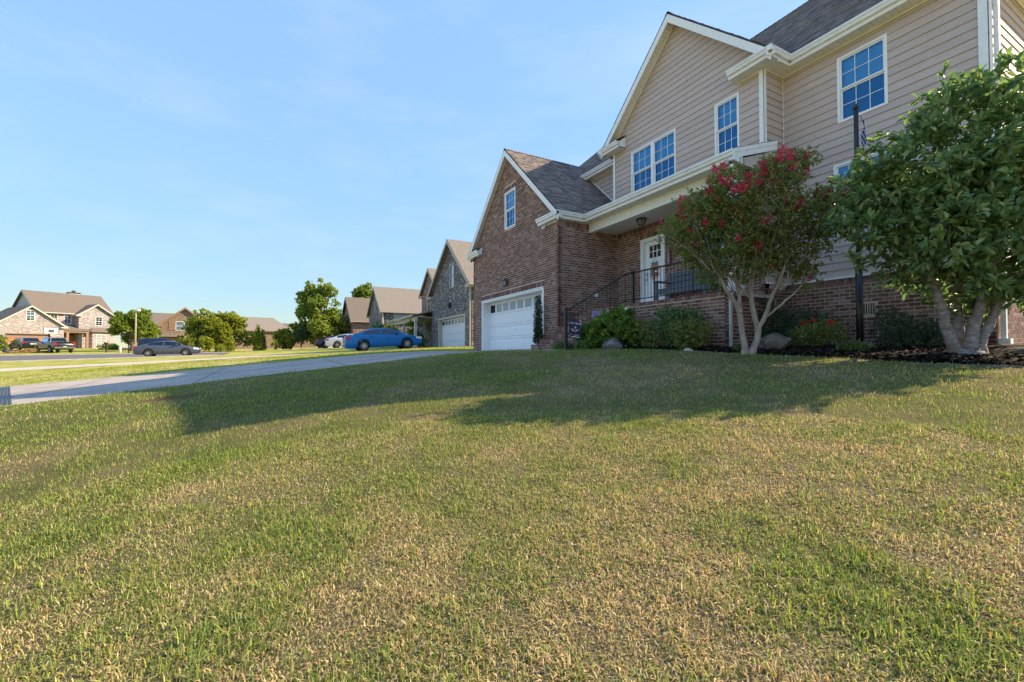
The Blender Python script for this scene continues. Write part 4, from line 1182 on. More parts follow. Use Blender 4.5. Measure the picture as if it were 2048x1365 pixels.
def limbs(parent, paths, material, seg=9, name='trunk', wob=0.012):
    mb = MB()
    for pts, r0, r1 in paths:
        pts = [Vector(p) for p in pts]; fine = []
        for a, b, c, d in zip([pts[0]]+pts[:-2], pts[:-1], pts[1:], pts[2:]+[pts[-1]]):
            for t in (0,.25,.5,.75):
                fine.append(0.5*((2*b)+(c-a)*t+(2*a-5*b+4*c-d)*t*t+(3*b-a-3*c+d)*t*t*t) + Vector((random.uniform(-wob,wob),random.uniform(-wob,wob),0)))
        fine.append(pts[-1]); n = len(fine)
        rs = [r0+(r1-r0)*i/(n-1) for i in range(n)]
        if r0 > .035: rs[0] = r0*1.45; rs[1] = r0*1.2
        rs = [r*(1+random.uniform(-.05,.05)) for r in rs]
        mb.tube(fine, rs, seg)
    return mb.build(name, MATS[material], parent, smooth=True)

# ---------------- magnolia at the right corner
mag = thing('magnolia_tree', (-2.55,9.27,G(-2.55,9.27)), 'broad magnolia with big leathery leaves and four pale trunks at the right house corner', 'tree')
MG = [(-2.61,8.93,3.62,0.42),(-2.25,9.18,3.70,0.40),(-1.95,9.33,3.36,0.52),(-2.91,8.60,3.22,0.36),(-3.17,8.33,2.75,0.28),(-2.59,8.81,2.70,0.70),(-2.07,9.15,2.29,0.75),(-3.08,8.34,2.09,0.46),(-3.32,8.08,1.89,0.30),(-2.53,8.54,1.68,0.58),(-2.16,9.04,1.29,0.48),(-3.03,8.68,1.30,0.28),(-2.48,9.29,1.02,0.26),(-1.96,9.63,1.03,0.36),(-1.72,9.90,2.76,0.80),(-1.74,9.95,1.61,0.60),(-3.43,8.12,1.55,0.16),(-2.7,9.5,2.4,.7),(-2.9,9.1,1.9,.5),(-3.42,8.12,2.58,.36),(-3.28,8.25,3.0,.22),(-3.5,8.0,2.15,.26),(-3.15,8.3,2.45,.4),(-2.75,9.35,.88,.26),(-2.45,9.62,.80,.28),(-2.98,8.92,1.12,.24),(-2.1,9.78,.80,.26),(-3.3,8.38,1.35,.24)]
b0 = Vector((-2.55,9.27,G(-2.55,9.27)-.03))
limbs(mag, [([b0+Vector((-.11,-.03,0)),(-2.70,9.05,.15),(-2.76,8.92,.70),(-2.87,8.77,1.17),(-2.98,8.54,1.86),(-3.05,8.4,2.3)], .085,.03),
  ([b0+Vector((-.03,.12,0)),(-2.68,9.38,.15),(-2.72,9.46,.73),(-2.72,9.47,1.60),(-2.7,9.3,2.6)], .08,.03),
  ([b0+Vector((.02,-.03,0)),(-2.53,9.24,.12),(-2.49,9.29,.47),(-2.34,9.40,1.07),(-2.2,9.36,1.78),(-2.1,9.3,2.8)], .095,.03),
  ([b0+Vector((.11,.06,0)),(-2.45,9.38,.15),(-2.37,9.50,.47),(-2.24,9.61,.92),(-2.07,9.62,1.34),(-1.9,9.7,2.2)], .075,.03),
  ([b0+Vector((0,0,-.05)),b0+Vector((0,0,.06)),b0+Vector((0,0,.13))], .20,.13)], 'bark_pale', 12)
br = []
for (bx_, by_, bz_, r) in MG[:16]:
    s = Vector((-2.5+random.uniform(-.3,.3), 9.15+random.uniform(-.2,.2), max(1.0, bz_-1.0))); e = Vector((bx_,by_,bz_))
    br.append(([s, (s+e)/2+Vector((random.uniform(-.1,.1),random.uniform(-.1,.1),.1)), e, e+(e-s)*.25+Vector((0,0,.1))], .018,.005))
limbs(mag, br, 'bark_pale', 6, 'branches')
P, D, U, l, w = twig_leaves(MG, 1800, 9, 0.140, 0.057, shell=2.6, spread=.75, up=.5, jitter=.35, twig=.14)
# upright leader shoots along the top edge
tips = []
for (x,y,z) in [(-2.95,8.42,3.30),(-2.62,8.72,3.75),(-2.45,8.95,3.95),(-2.30,9.05,4.10),(-2.10,9.15,4.25),(-1.95,9.2,4.2),(-2.82,8.55,3.55),(-3.2,8.22,3.1),(-2.2,8.9,3.9),(-3.35,8.1,2.7),(-1.8,9.3,4.1),(-2.75,8.6,3.6)]:
    n = 16; f = RNG.random(n)
    tips.append((np.array([x,y,z])+np.stack([RNG.normal(0,.03,n),RNG.normal(0,.03,n),-f*.30],1), unit(np.stack([RNG.normal(0,.55,n),RNG.normal(0,.55,n),.55+.6*(1-f)],1))))
sp_, sd_ = blob_points(MG, 90, 30)
for (p_, d_) in zip(sp_, sd_):
    ax_ = unit((d_*np.array([1,1,.5]) + np.array([0,0,.55]))[None])[0]; n = 11; f = RNG.random(n)
    tips.append((p_ + ax_*(.05+.22*f)[:,None] + RNG.normal(0,.012,(n,3)), unit(ax_*(.3+.9*f)[:,None] + RNG.normal(0,.5,(n,3)))))
TP = np.concatenate([t[0] for t in tips]); TD = np.concatenate([t[1] for t in tips]); tn = len(TP)
P = np.concatenate([P,TP]); D = np.concatenate([D,TD]); U = np.concatenate([U, unit(RNG.normal(0,.6,(tn,3))+np.array([0,0,.5]))]); l = np.concatenate([l, .13*(.7+.5*RNG.random(tn))]); w = np.concatenate([w, np.full(tn,.058)])
okm = (P[:,1]+0.14 < 11.15) | (P[:,0] > -2.4)
P, D, U, l, w = P[okm], D[okm], U[okm], l[okm], w[okm]
cr = np.stack([fw.x*P[:,0]+fw.y*P[:,1]],1).ravel()
view = P/np.linalg.norm(P, axis=1, keepdims=True)
# nearest, outermost leaves become separate pieces
score = np.linalg.norm(P, axis=1) - 2.0*(l/.135)*np.abs(np.sum(np.cross(unit(np.cross(D,U)),D)*view,1))
idx = np.argsort(score); sing = idx[:300]; rest_i = idx[300:]
V, F = leaf_geo(P[rest_i], D[rest_i], U[rest_i], l[rest_i], w[rest_i])
mcr = np_mesh('crown', V, F, MATS['leaf_magnolia'], mag, kind='stuff')
lv, lf = leaf_geo(np.zeros((1,3)), np.array([[1.0,0,0]]), np.array([[0,0,1.0]]), 0.135, 0.056)
lm = bpy.data.meshes.new('leaf'); lm.from_pydata([tuple(a) for a in lv], [], [tuple(int(b) for b in a) for a in lf]); lm.materials.append(MATS['leaf_magnolia_single']); lm.update()
for i in sing:
    d = Vector(D[i]).normalized(); s = d.cross(Vector(U[i])).normalized(); n_ = s.cross(d).normalized()
    sc_ = l[i]/.135
    M4 = Matrix(((d.x*sc_, -s.x*sc_, n_.x*sc_, P[i][0]),(d.y*sc_, -s.y*sc_, n_.y*sc_, P[i][1]),(d.z*sc_, -s.z*sc_, n_.z*sc_, P[i][2]),(0,0,0,1)))
    o = bpy.data.objects.new('leaf', lm); place(o, mcr, mat=M4)

# ---------------- crape myrtle in bloom
cm = thing('crape_myrtle', (-5.13,7.80,G(-5.13,7.80)), 'crape myrtle covered in crimson blossom in front of the porch', 'tree')
CR = [(-5.51,6.97,2.56,0.46),(-5.66,6.40,2.22,0.28),(-5.12,7.24,2.91,0.46),(-4.60,7.98,3.19,0.42),(-4.49,8.39,3.45,0.26),(-4.87,7.95,2.44,0.60),(-4.42,8.58,2.50,0.46),(-4.22,8.90,2.77,0.26),(-5.29,7.39,2.00,0.52),(-4.70,8.51,1.71,0.36),(-5.08,7.81,1.58,0.34),(-5.59,7.06,1.78,0.30),(-4.34,8.75,2.04,0.30),(-5.3,7.3,2.45,.4),(-5.45,7.25,1.45,.26),(-4.55,8.6,1.40,.26),(-4.95,8.1,1.95,.45),(-5.62,6.75,2.0,.3)]
c0 = Vector((-5.13,7.79,G(-5.13,7.79)-.03))
limbs(cm, [([c0+Vector((-.03,-.02,0)),(-5.16,7.70,.30),(-5.19,7.63,.75),(-5.32,7.27,1.33),(-5.45,6.95,1.97),(-5.5,6.8,2.5)], .062,.018),
  ([(-5.19,7.64,.70),(-5.22,7.68,1.1),(-5.2,7.5,1.6),(-5.1,7.35,2.4)], .04,.014),
  ([c0+Vector((.04,.03,0)),(-5.02,7.93,.35),(-5.13,7.91,.97),(-5.02,7.83,1.6),(-4.95,7.85,2.3)], .065,.018),
  ([(-5.03,7.92,.36),(-4.93,8.0,.62),(-4.85,8.05,.95),(-4.70,8.24,1.50),(-4.50,8.42,2.50)], .052,.016),
  ([(-4.93,8.0,.60),(-4.75,8.2,.85),(-4.5,8.5,1.25),(-4.35,8.7,1.8)], .026,.01),
  ([(-5.15,7.9,1.0),(-5.25,7.6,1.3),(-5.5,7.2,1.8)], .03,.01)], 'bark_crape', 9)
br = []
for (bx_,by_,bz_,r) in CR:
    s = Vector((-5.0+(bx_+5.0)*.5, 7.8+(by_-7.8)*.5, max(1.1,bz_-.8))); e = Vector((bx_,by_,bz_+r*.6))
    for q in range(3):
        e2 = e+Vector((random.uniform(-r,r),random.uniform(-r,r),random.uniform(-.1,r*.5)))
        br.append(([s,(s+e2)/2+Vector((random.uniform(-.08,.08),random.uniform(-.08,.08),.05)),e2], .011,.003))
limbs(cm, br, 'bark_crape', 5, 'branches')
crown('crown', CR, 4700, 10, 0.050, 0.026, 'leaf_crape', cm, shell=2.5, spread=.9, up=.5, jitter=.6, twig=.12)
# blossom heads: a few shapes, many placements
bl_me = []
for v_ in range(4):
    n = 70; d = unit(RNG.normal(size=(n,3))); rr = .085*RNG.random(n)**.4
    pp = d*rr[:,None]*np.array([.75,.75,1.1]); V, F = leaf_geo(pp, unit(d+RNG.normal(0,.5,(n,3))), unit(RNG.normal(size=(n,3))), .034*(.6+.8*RNG.random(n)), .030, .3)
    me = bpy.data.meshes.new('blossom'); me.from_pydata([tuple(a) for a in V], [], [tuple(int(b) for b in a) for a in F]); me.materials.append(MATS['petal_crape']); me.update(); bl_me.append(me)
bp, bd = blob_points(CR, 900, 14)
hi = np.argsort(-(bp[:,2]*1.0 + 0.28*bd[:,2] - 0.25*((bp[:,0]*fw.x+bp[:,1]*fw.y)) + RNG.normal(0,1.0,900)))[:140]
for q, i in enumerate(hi):
    o = bpy.data.objects.new('blossom', bl_me[q % 4]); s = random.uniform(.25,.8) if q % 4 else random.uniform(.75,1.1)
    place(o, cm, mat=Matrix.Translation(Vector(bp[i])+Vector((0,0,.03))) @ Matrix.Rotation(random.uniform(0,6.28),4,'Z') @ Matrix.Rotation(random.uniform(-.5,.5),4,'X') @ Matrix.Scale(s,4))

# ---------------- shrubs
def shrub(name, label, base, blobs, n_twig, per, L, W, material, stem=True, cat='shrub', **kw):
    t = thing(name, (base[0],base[1],G(*base)), label, cat)
    crown('foliage', blobs, n_twig, per, L, W, material, t, **kw)
    if stem:
        z0 = G(*base)-.02
        pts = [([ (base[0]+random.uniform(-.06,.06),base[1]+random.uniform(-.06,.06),z0), ((base[0]+b[0])/2,(base[1]+b[1])/2,(z0+b[2])/2), (b[0],b[1],b[2])], .014,.005) for b in blobs]
        limbs(t, pts, 'bark_dark', 5, 'stems')
    return t
hyd = shrub('hydrangea', 'bright green hydrangea bush with lilac flower heads beside the steps', (-8.75,7.68), [(-8.75,7.55,.55,.42),(-9.25,7.45,.42,.36),(-8.3,7.75,.45,.36),(-8.6,7.8,.85,.26),(-9.55,7.35,.22,.22),(-8.9,7.35,.22,.3)], 620, 8, .11, .066, 'leaf_hydrangea', shell=3.0, up=.5, spread=.7)
for (x,y,z,s,m_) in ((-9.24,7.5,1.02,.065,'petal_lilac'),(-9.13,7.5,1.00,.062,'petal_lilac'),(-9.22,7.42,.92,.055,'petal_lilac'),(-8.94,7.55,1.02,.05,'petal_pale'),(-8.84,7.55,1.04,.04,'petal_pale')):
    n = 90; d = unit(RNG.normal(size=(n,3))); pp = d*s*np.array([1,1,.8])*.85
    V, F = leaf_geo(pp+np.array([x,y,z]), unit(d*.4+RNG.normal(0,.6,(n,3))), d, .032, .03, .05); np_mesh('flower_head', V, F, MATS[m_], hyd)
shrub('nandina_shrub', 'yellow-green feathery shrub wedged between hydrangea and boxwood', (-7.75,8.05), [(-7.75,8.0,.38,.30),(-7.95,8.0,.62,.18),(-7.6,7.95,.20,.25)], 320, 8, .055, .026, 'leaf_box_yellow', shell=3)
shrub('tall_boxwood', 'tall dark green rounded shrub against the porch plinth', (-7.2,8.32), [(-7.3,8.25,.62,.40),(-6.95,8.35,.72,.32),(-7.55,8.3,.80,.28),(-7.1,8.25,.3,.36)], 900, 9, .048, .024, 'leaf_box', shell=3.2)
shrub('low_boxwood', 'lighter rounded boxwood in front of the taller dark shrub', (-6.62,8.02), [(-6.62,7.98,.36,.34),(-6.38,8.08,.42,.24),(-6.85,8.0,.42,.24),(-6.6,7.95,.14,.26)], 760, 9, .042, .022, 'leaf_box_yellow', shell=3.4)
shrub('yew_shrub', 'dark shadowed evergreen shrub in the corner behind the large boulder', (-5.75,10.05), [(-5.95,10.1,.60,.42),(-5.5,10.2,.55,.42),(-5.2,10.4,.52,.34),(-6.1,10.0,.95,.25),(-5.7,9.9,.25,.35)], 900, 9, .06, .016, 'leaf_dark', shell=3)
rose = shrub('rose_bush', 'low rose bush with a few red blooms beside the flagpole', (-4.85,9.6), [(-4.85,9.55,.30,.30),(-4.6,9.6,.38,.22),(-5.1,9.6,.26,.22)], 420, 8, .045, .026, 'leaf_crape', shell=3)
for (x,y,z,s) in ((-5.02,9.4,.56,.032),(-4.9,9.42,.58,.028),(-4.80,9.4,.62,.036),(-4.55,9.42,.54,.028),(-4.50,9.4,.55,.034)):
    n = 24; d = unit(RNG.normal(size=(n,3))); V, F = leaf_geo(d*s*.6+np.array([x,y,z]), unit(d+RNG.normal(0,.4,(n,3))), unit(RNG.normal(size=(n,3))), .03, .026, .2); np_mesh('bloom', V, F, MATS['petal_red'], rose)
shrub('holly_shrub', 'spreading dark shrub low against the foundation left of the magnolia trunks', (-3.55,10.3), [(-3.6,10.25,.34,.34),(-3.95,10.35,.42,.26),(-3.2,10.3,.32,.28),(-3.6,10.1,.12,.3),(-4.0,10.5,.70,.16)], 650, 9, .05, .022, 'leaf_dark', shell=3)
# narrow conifer by the garage door
cyp = thing('conifer_column', (-12.49,7.72,G(-12.49,7.72)), 'narrow columnar conifer standing against the garage door jamb', 'conifer')
crown('foliage', [(-12.49,7.70,.32+.16*i,.155-.006*i if i < 8 else .11-.02*(i-7)) for i in range(10)], 900, 9, .05, .014, 'leaf_cypress', cyp, shell=3.5, up=1.6, spread=.35, jitter=.3, twig=.06)
limbs(cyp, [([(-12.49,7.70,-.05),(-12.49,7.70,.6),(-12.49,7.70,1.5)], .025,.008)], 'bark_dark', 6)
# grassy clumps
def clump(label, c, n, L, r, material='leaf_grassy'):
    t = thing('liriope_clump', (c[0],c[1],G(*c)), label, 'ornamental grass', 'grassy clumps in the bed')
    az = RNG.uniform(0,6.28,n); out = RNG.uniform(.25,1.0,n)
    base = np.stack([c[0]+RNG.normal(0,r*.35,n), c[1]+RNG.normal(0,r*.35,n), np.full(n,G(*c)+.0)],1)
    d = np.stack([np.cos(az),np.sin(az),np.zeros(n)],1); s = np.stack([-np.sin(az),np.cos(az),np.zeros(n)],1)*.0075; ll = L*(.6+.6*RNG.random(n))
    pts = []
    for f in (0,.3,.6,.85,1.0):
        h = ll*(1.25*f - (0.35+.75*out)*f*f); pts.append(base + d*(out*ll*f*.75)[:,None] + np.array([0,0,1.0])*h[:,None])
    V = np.stack([pts[0]-s,pts[0]+s,pts[1]+s,pts[1]-s,pts[2]+s,pts[2]-s,pts[3]+s*.7,pts[3]-s*.7,pts[4]+s*.1,pts[4]-s*.1],1).reshape(-1,3)
    b = np.arange(n)[:,None]*10
    F = np.concatenate([b+np.array([[0,1,2,3]]),b+np.array([[3,2,4,5]]),b+np.array([[5,4,6,7]]),b+np.array([[7,6,8,9]])],0)
    np_mesh('blades', V, F, MATS[material], t, kind='stuff')
clump('arching green grass clump at the foot of the steps', (-9.75,6.80), 420, .34, .30)
clump('arching grass clump between the garden flag and the hydrangea', (-9.05,6.98), 420, .34, .28)
clump('grass clump at the foot of the black flagpole', (-3.95,9.05), 330, .32, .25)
clump('small yellowish grass tuft left of the crape myrtle trunk', (-5.45,8.0), 120, .26, .12)

# ---------------- boulders
def boulder(name, label, c, r, material, seed=0, flat=0.0):
    import bmesh
    bm = bmesh.new(); bmesh.ops.create_icosphere(bm, subdivisions=4, radius=1.0)
    rr = random.Random(seed); pl = [(Vector((rr.uniform(-1,1),rr.uniform(-1,1),rr.uniform(-.6,1))).normalized(), rr.uniform(.62,.85)) for _ in range(11)]
    for v in bm.verts:
        for nrm, d in pl:
            k = v.co.dot(nrm)
            if k > d: v.co -= nrm*(k-d)*.92
        f = 1 + .06*float(vnoise(v.co.x*3+seed, v.co.y*3+v.co.z*2, 1.6, seed)-.5) + .05*float(vnoise(v.co.x*9+seed, v.co.y*9+v.co.z*7, 1.0, seed+3)-.5)
        v.co *= f
        v.co = Vector((v.co.x*r[0], v.co.y*r[1], v.co.z*r[2]))
    me = bpy.data.meshes.new(name); bm.to_mesh(me); bm.free(); me.materials.append(MATS[material])
    o = bpy.data.objects.new(name, me); place(o, None, mat=Matrix.Translation((c[0],c[1],G(c[0],c[1])+c[2])))
    return tag(o, label, 'rock')
boulder('boulder', 'squat grey boulder in front of the hydrangea', (-8.35,7.30,.10), (.30,.20,.20), 'rock', 3)
boulder('boulder', 'large blocky tan boulder behind the crape myrtle trunk', (-5.22,8.72,.13), (.40,.26,.24), 'rock_tan', 8)
boulder('boulder', 'long flat sunlit stone beside the right downspout', (-1.95,9.75,.04), (.55,.3,.14), 'rock_tan', 12)
boulder('boulder', 'low pale stone at the base of the flagpole', (-4.15,9.75,.03), (.22,.16,.12), 'rock_tan', 21)
boulder('paver_stone', 'small flat paver lying at the bed edge below the boxwood', (-6.42,7.72,.03), (.13,.08,.05), 'concrete', 5)

# ---------------- flagpole with flag
fpz = G(-4.30,10.05)
pole = thing('flagpole', (-4.30,10.05,fpz), 'black metal flagpole rising beside the magnolia', 'flagpole')
MB().tube([(-4.30,10.05,fpz-.05),(-4.30,10.05,1.62)], .06, 14).build('lower_pole', MATS['black_metal'], pole, smooth=True)
MB().tube([(-4.30,10.05,1.6),(-4.30,10.05,4.80)], .040, 12).build('upper_pole', MATS['black_metal'], pole, smooth=True)
MB().tube([(-4.30,10.05,1.58),(-4.30,10.05,1.66)], .066, 14).build('collar', MATS['steel'], pole, smooth=True)
MB().lathe([(0,.10),(.03,.09),(.05,.05),(.05,0),(0,-.01)], (-4.30,10.05,4.80), 12).build('finial', MATS['black_metal'], pole, smooth=True)
def flag_mat(name, cols): 
    return mat(name, cols, 0.7, 0.06, 6, trans=0.25)
flag_mat('flag_red',(0.62,0.03,0.05)); flag_mat('flag_white',(0.86,0.85,0.85)); flag_mat('flag_blue',(0.02,0.045,0.20))
flag = thing('national_flag', (-4.22,10.0,4.7), 'limp flag of stars and red and white stripes hanging from the pole', 'flag')
def flagp(s, t):      # s along the hoist (0 top .. 1 bottom), t along the fly; hangs limp in folds
    z = 4.62 - 1.05*s - t*1.15
    x = -4.25 + .03 + t*.12 + .04*math.sin(t*9+s*3)
    y = 10.03 - .02 + .06*math.sin(t*13 + s*5)
    return (x + .10*s, y, z)
for k in range(13):
    m = MB(); N_ = 22
    for i in range(N_):
        t0, t1 = i/N_, (i+1)/N_
        if k < 7 and t1 <= .41: continue
        m.poly([flagp(k/13,t0),flagp(k/13,t1),flagp((k+1)/13,t1),flagp((k+1)/13,t0)])
    m.build('stripe', MATS['flag_red' if k % 2 == 0 else 'flag_white'], flag)
m = MB()
for i in range(9):
    for k in range(7): m.poly([flagp(k/13,i/22),flagp(k/13,(i+1)/22),flagp((k+1)/13,(i+1)/22),flagp((k+1)/13,i/22)])
m.build('canton', MATS['flag_blue'], flag)
m = MB()
for r_ in range(9):
    for c in range(6 if r_ % 2 == 0 else 5):
        s0 = (r_+.8)/9.6*7/13; t0 = ((c+.6 if r_ % 2 == 0 else c+1.1)/6.2)*.405
        p = Vector(flagp(s0,t0)); 
        for off in (-.006,.006):
            m.poly([p+Vector((.012*math.cos(a+math.pi/2)*(1 if j%2==0 else .42), off, .012*math.sin(a+math.pi/2)*(1 if j%2==0 else .42))) for j, a in enumerate([2*math.pi*q/10 for q in range(10)])])
m.build('stars', MATS['flag_white'], flag, kind='stuff')

# ---------------- garden flag by the steps
def text_mesh(txt, size, material, parent, M4, name='lettering', extr=.0006):
    cu = bpy.data.curves.new(name, 'FONT'); cu.body = txt; cu.size = size; cu.extrude = extr; cu.align_x = 'CENTER'; cu.align_y = 'CENTER'; cu.offset = size*.018
    tmp = bpy.data.objects.new('t', cu); COL.objects.link(tmp)
    bpy.context.view_layer.update()
    me = bpy.data.meshes.new_from_object(tmp.evaluated_get(bpy.context.evaluated_depsgraph_get()))
    bpy.data.objects.remove(tmp); me.materials.clear(); me.materials.append(material)
    o = bpy.data.objects.new(name, me); place(o, parent, local=True, mat=M4); return o
gfm = Matrix.Translation((-9.28,6.86,.58)) @ Matrix.Rotation(rad(38),4,'Z') @ Matrix.Rotation(rad(90),4,'X') @ Matrix.Rotation(rad(-9),4,'Z')
gf = bpy.data.objects.new('garden_flag', None); place(gf, None, mat=gfm); tag(gf, 'navy patriotic garden flag reading GOD BLESS below the stair rail', 'flag')
m = MB(); W2, H2 = .155, .235; nx_ = 8
for i in range(nx_):
    x0_, x1_ = -W2+2*W2*i/nx_, -W2+2*W2*(i+1)/nx_
    f_ = lambda x: .004*math.sin(x*25)
    m.prism([(x0_,-H2,f_(x0_)),(x1_,-H2,f_(x1_)),(x1_,H2,f_(x1_)),(x0_,H2,f_(x0_))], (0,0,-.002))
m.build('cloth', flag_mat('flag_navy',(0.035,0.045,0.13)), gf, local=True)
T_ = lambda x,y,z=.006: Matrix.Translation((x,y,z))
text_mesh('GOD BLESS', .062, MATS['flag_white'], gf, T_(0,.135))
text_mesh('★ 1776-2026 ★', .036, MATS['flag_white'], gf, T_(0,-.165))
m = MB(); m.prism([(.0,.235,.006),(.155,.165,.006),(.155,.185,.006),(.05,.235,.006)],(0,0,.001)); m.prism([(.075,.235,.006),(.155,.205,.006),(.155,.22,.006),(.115,.235,.006)],(0,0,.001)); m.build('stripe', MATS['flag_red'], gf, local=True)
m = MB(); m.prism([(.052,.235,.0065),(.155,.187,.0065),(.155,.203,.0065),(.072,.235,.0065)],(0,0,.001)); m.box(-.155,.155,-.222,-.205,.006,.007); m.build('band', MATS['flag_white'], gf, local=True)
for s in (-1,1):      # striped wings
    for k in range(4):
        m = MB(); a = .0-k*.018; m.prism([(s*.012,-.035+a,.006+k*.0002),(s*(.115-k*.018),-.010+a,.006+k*.0002),(s*(.115-k*.02),-.022+a,.006+k*.0002),(s*.012,-.052+a,.006+k*.0002)],(0,0,.001)); m.build('wing', MATS['flag_red' if k%2 else 'flag_white'], gf, local=True)
m = MB(); m.prism([(-.03,.01,.007),(.0,.045,.007),(.03,.01,.007),(.012,-.085,.007),(0,-.105,.007),(-.012,-.085,.007)],(0,0,.001)); m.build('emblem', mat('flag_brown',(0.22,0.11,0.05),.7), gf, local=True)
m = MB(); m.lathe([(0,.0085),(.022,.0085),(.022,.0075)], (0,.03,0), 12); m.build('emblem_head', MATS['flag_white'], gf, local=True)
m = MB(); m.prism([(-.06,.085,.006),(.06,.085,.006),(.045,.052,.006),(-.045,.052,.006)],(0,0,.001)); m.build('scroll', mat('flag_maroon',(0.16,0.03,0.07),.7), gf, local=True)
m = MB(); m.tube([(-.17,.245,0),(.16,.245,0)], .006, 6); m.tube([(-.17,.245,0),(-.17,-.62,0)], .006, 6); m.build('stake', MATS['black_iron'], gf, local=True)

# ---------------- things on the porch
bn = thing('porch_bench', (-8.45,10.0,1.325), 'weathered blue-grey wooden bench on the porch behind the railing', 'bench')
B_ = lambda name, *a: MB().box(*a).build(name, MATS['bench_wood'], bn, bevel=.006)
for k in range(3): B_('seat_slat', -9.25,-7.55, 9.72+.17*k,9.72+.17*k+.155, 1.74,1.785)
for k in range(3): B_('back_slat', -9.25,-7.55, 10.26,10.30, 1.86+.155*k,1.86+.155*k+.14)
for x in (-9.27,-7.61):
    B_('leg', x,x+.08, 9.72,9.80, 1.325,1.735); B_('leg', x,x+.08, 10.30,10.38, 1.325,2.33); B_('arm_rest', x-.02,x+.10, 9.68,10.295, 2.0,2.045); B_('arm_post', x,x+.08, 9.72,9.80, 1.79,1.999)
B_('apron', -9.19,-7.61, 9.73,9.76, 1.62,1.735)
# monogram sign hanging on the front door
ws = bpy.data.objects.new('door_sign', None); place(ws, None, mat=Matrix.Translation((-10.02,10.53,2.55)) @ Matrix.Rotation(rad(90),4,'X'))
tag(ws, 'hanging autumn wreath sign with a black letter G on the front door', 'door sign')
leaf_mat('petal_autumn', [(0,(0.50,0.12,0.02)),(0.4,(0.60,0.28,0.04)),(0.7,(0.40,0.04,0.03)),(1,(0.65,0.48,0.12))], .6, .1)
m = MB(); m.box(-.13,.13,.17,.27,0,.015); m.build('board', mat('board_grey',(0.20,0.20,0.22),.7), ws, local=True)
m = MB(); m.lathe([(0,.012),(.15,.012),(.16,.006),(.15,0),(0,0)], (0,-.08,0), 24); o = m.build('disc', MATS['white_trim'], ws, local=True)
n = 130; a = RNG.uniform(0,6.28,n); q = RNG.random(n) < .5
pp = np.where(q[:,None], np.stack([RNG.uniform(-.16,.16,n), RNG.uniform(.05,.14,n), np.full(n,.02)],1), np.stack([.15*np.cos(a), -.08+.17*np.sin(a), np.full(n,.02)],1))
V, F = leaf_geo(pp, unit(np.stack([RNG.normal(size=n),RNG.normal(size=n),.3*RNG.random(n)],1)), np.tile([0,0,1.0],(n,1)), .05, .035, .2); np_mesh('leaves', V, F, MATS['petal_autumn'], ws, local=True, kind='stuff')
text_mesh('G', .30, MATS['black_metal'], ws, Matrix.Translation((0,-.08,.022)), extr=.006)
m = MB(); m.tube([(-.10,.27,.008),(0,.42,.008),(.10,.27,.008)], .005, 5); m.build('cord', MATS['bench_wood'], ws, local=True)
# tall plank sign right of the door
ps = thing('plank_sign', (-9.34,10.40,2.58), 'tall narrow plank sign painted in flag colours with white letters beside the door', 'sign')
MB().box(-9.42,-9.27,10.395,10.435,2.58,3.20).build('red_board', mat('sign_red',(0.16,0.030,0.035),.7,.15,10), ps)
MB().box(-9.42,-9.27,10.395,10.435,3.20,3.46).build('blue_board', mat('sign_blue',(0.05,0.065,0.12),.7,.15,10), ps)
m = MB(); m.prism([(-9.345+.05*math.cos(a+math.pi/2)*(1 if j%2==0 else .42),10.392,3.33+.05*math.sin(a+math.pi/2)*(1 if j%2==0 else .42)) for j, a in enumerate([2*math.pi*q/10 for q in range(10)])],(0,.002,0)); m.build('star', MATS['flag_white'], ps)
for k, ch in enumerate('WELCOME'):
    o = text_mesh(ch, .095, MATS['flag_white'], ps, Matrix.Translation((-9.345,10.392,3.14-k*.083)) @ Matrix.Rotation(rad(90),4,'X'), extr=.001)
    o.parent = None; WM[o.name] = o.matrix_basis.copy(); o.parent = ps; o.matrix_parent_inverse = WM[ps.name].inverted()
# ------------------------------------------------------------------ neighbouring houses
brick_mat('brick_grey', [(0,(0.055,0.050,0.058)),(0.45,(0.12,0.105,0.11)),(0.8,(0.22,0.195,0.195)),(1,(0.42,0.39,0.37))], (0.22,0.20,0.195))
brick_mat('brick_red_far', [(0,(0.10,0.055,0.05)),(0.5,(0.19,0.11,0.095)),(1,(0.40,0.30,0.27))], (0.30,0.25,0.22))
brick_mat('brick_pale', [(0,(0.20,0.165,0.16)),(0.5,(0.34,0.305,0.30)),(1,(0.48,0.45,0.45))], (0.32,0.295,0.295))
brick_mat('brick_brown', [(0,(0.14,0.095,0.07)),(0.5,(0.22,0.155,0.115)),(1,(0.32,0.23,0.17))], (0.30,0.24,0.19))
mat('trim_tan', (0.46,0.40,0.33), .55, .05); mat('trim_cream', (0.60,0.54,0.46), .55, .05)
mat('door_wood', (0.36,0.15,0.055), .55, .1, 6, stretch=(1,1,8)); mat('wood_post', (0.30,0.17,0.11), .7, .2, 5)
mat('garage_white_far', (0.72,0.70,0.68), .5, .03); mat('gable_siding', (0.36,0.37,0.38), .6, .05)
glass_mat('glass_far', (0.25,0.30,0.36), (0.75,0.85,1.0), 0.30)
def pr(name, parent, material, *prs, kind=None):
    m = MB()
    for pts, off in prs: m.prism(pts, off)
    return m.build(name, MATS[material], parent, local=True, kind=kind)
def bxl(name, parent, material, *bs, bevel=0):
    m = MB()
    for b in bs: m.box(*b)
    return m.build(name, MATS[material], parent, local=True, bevel=bevel)
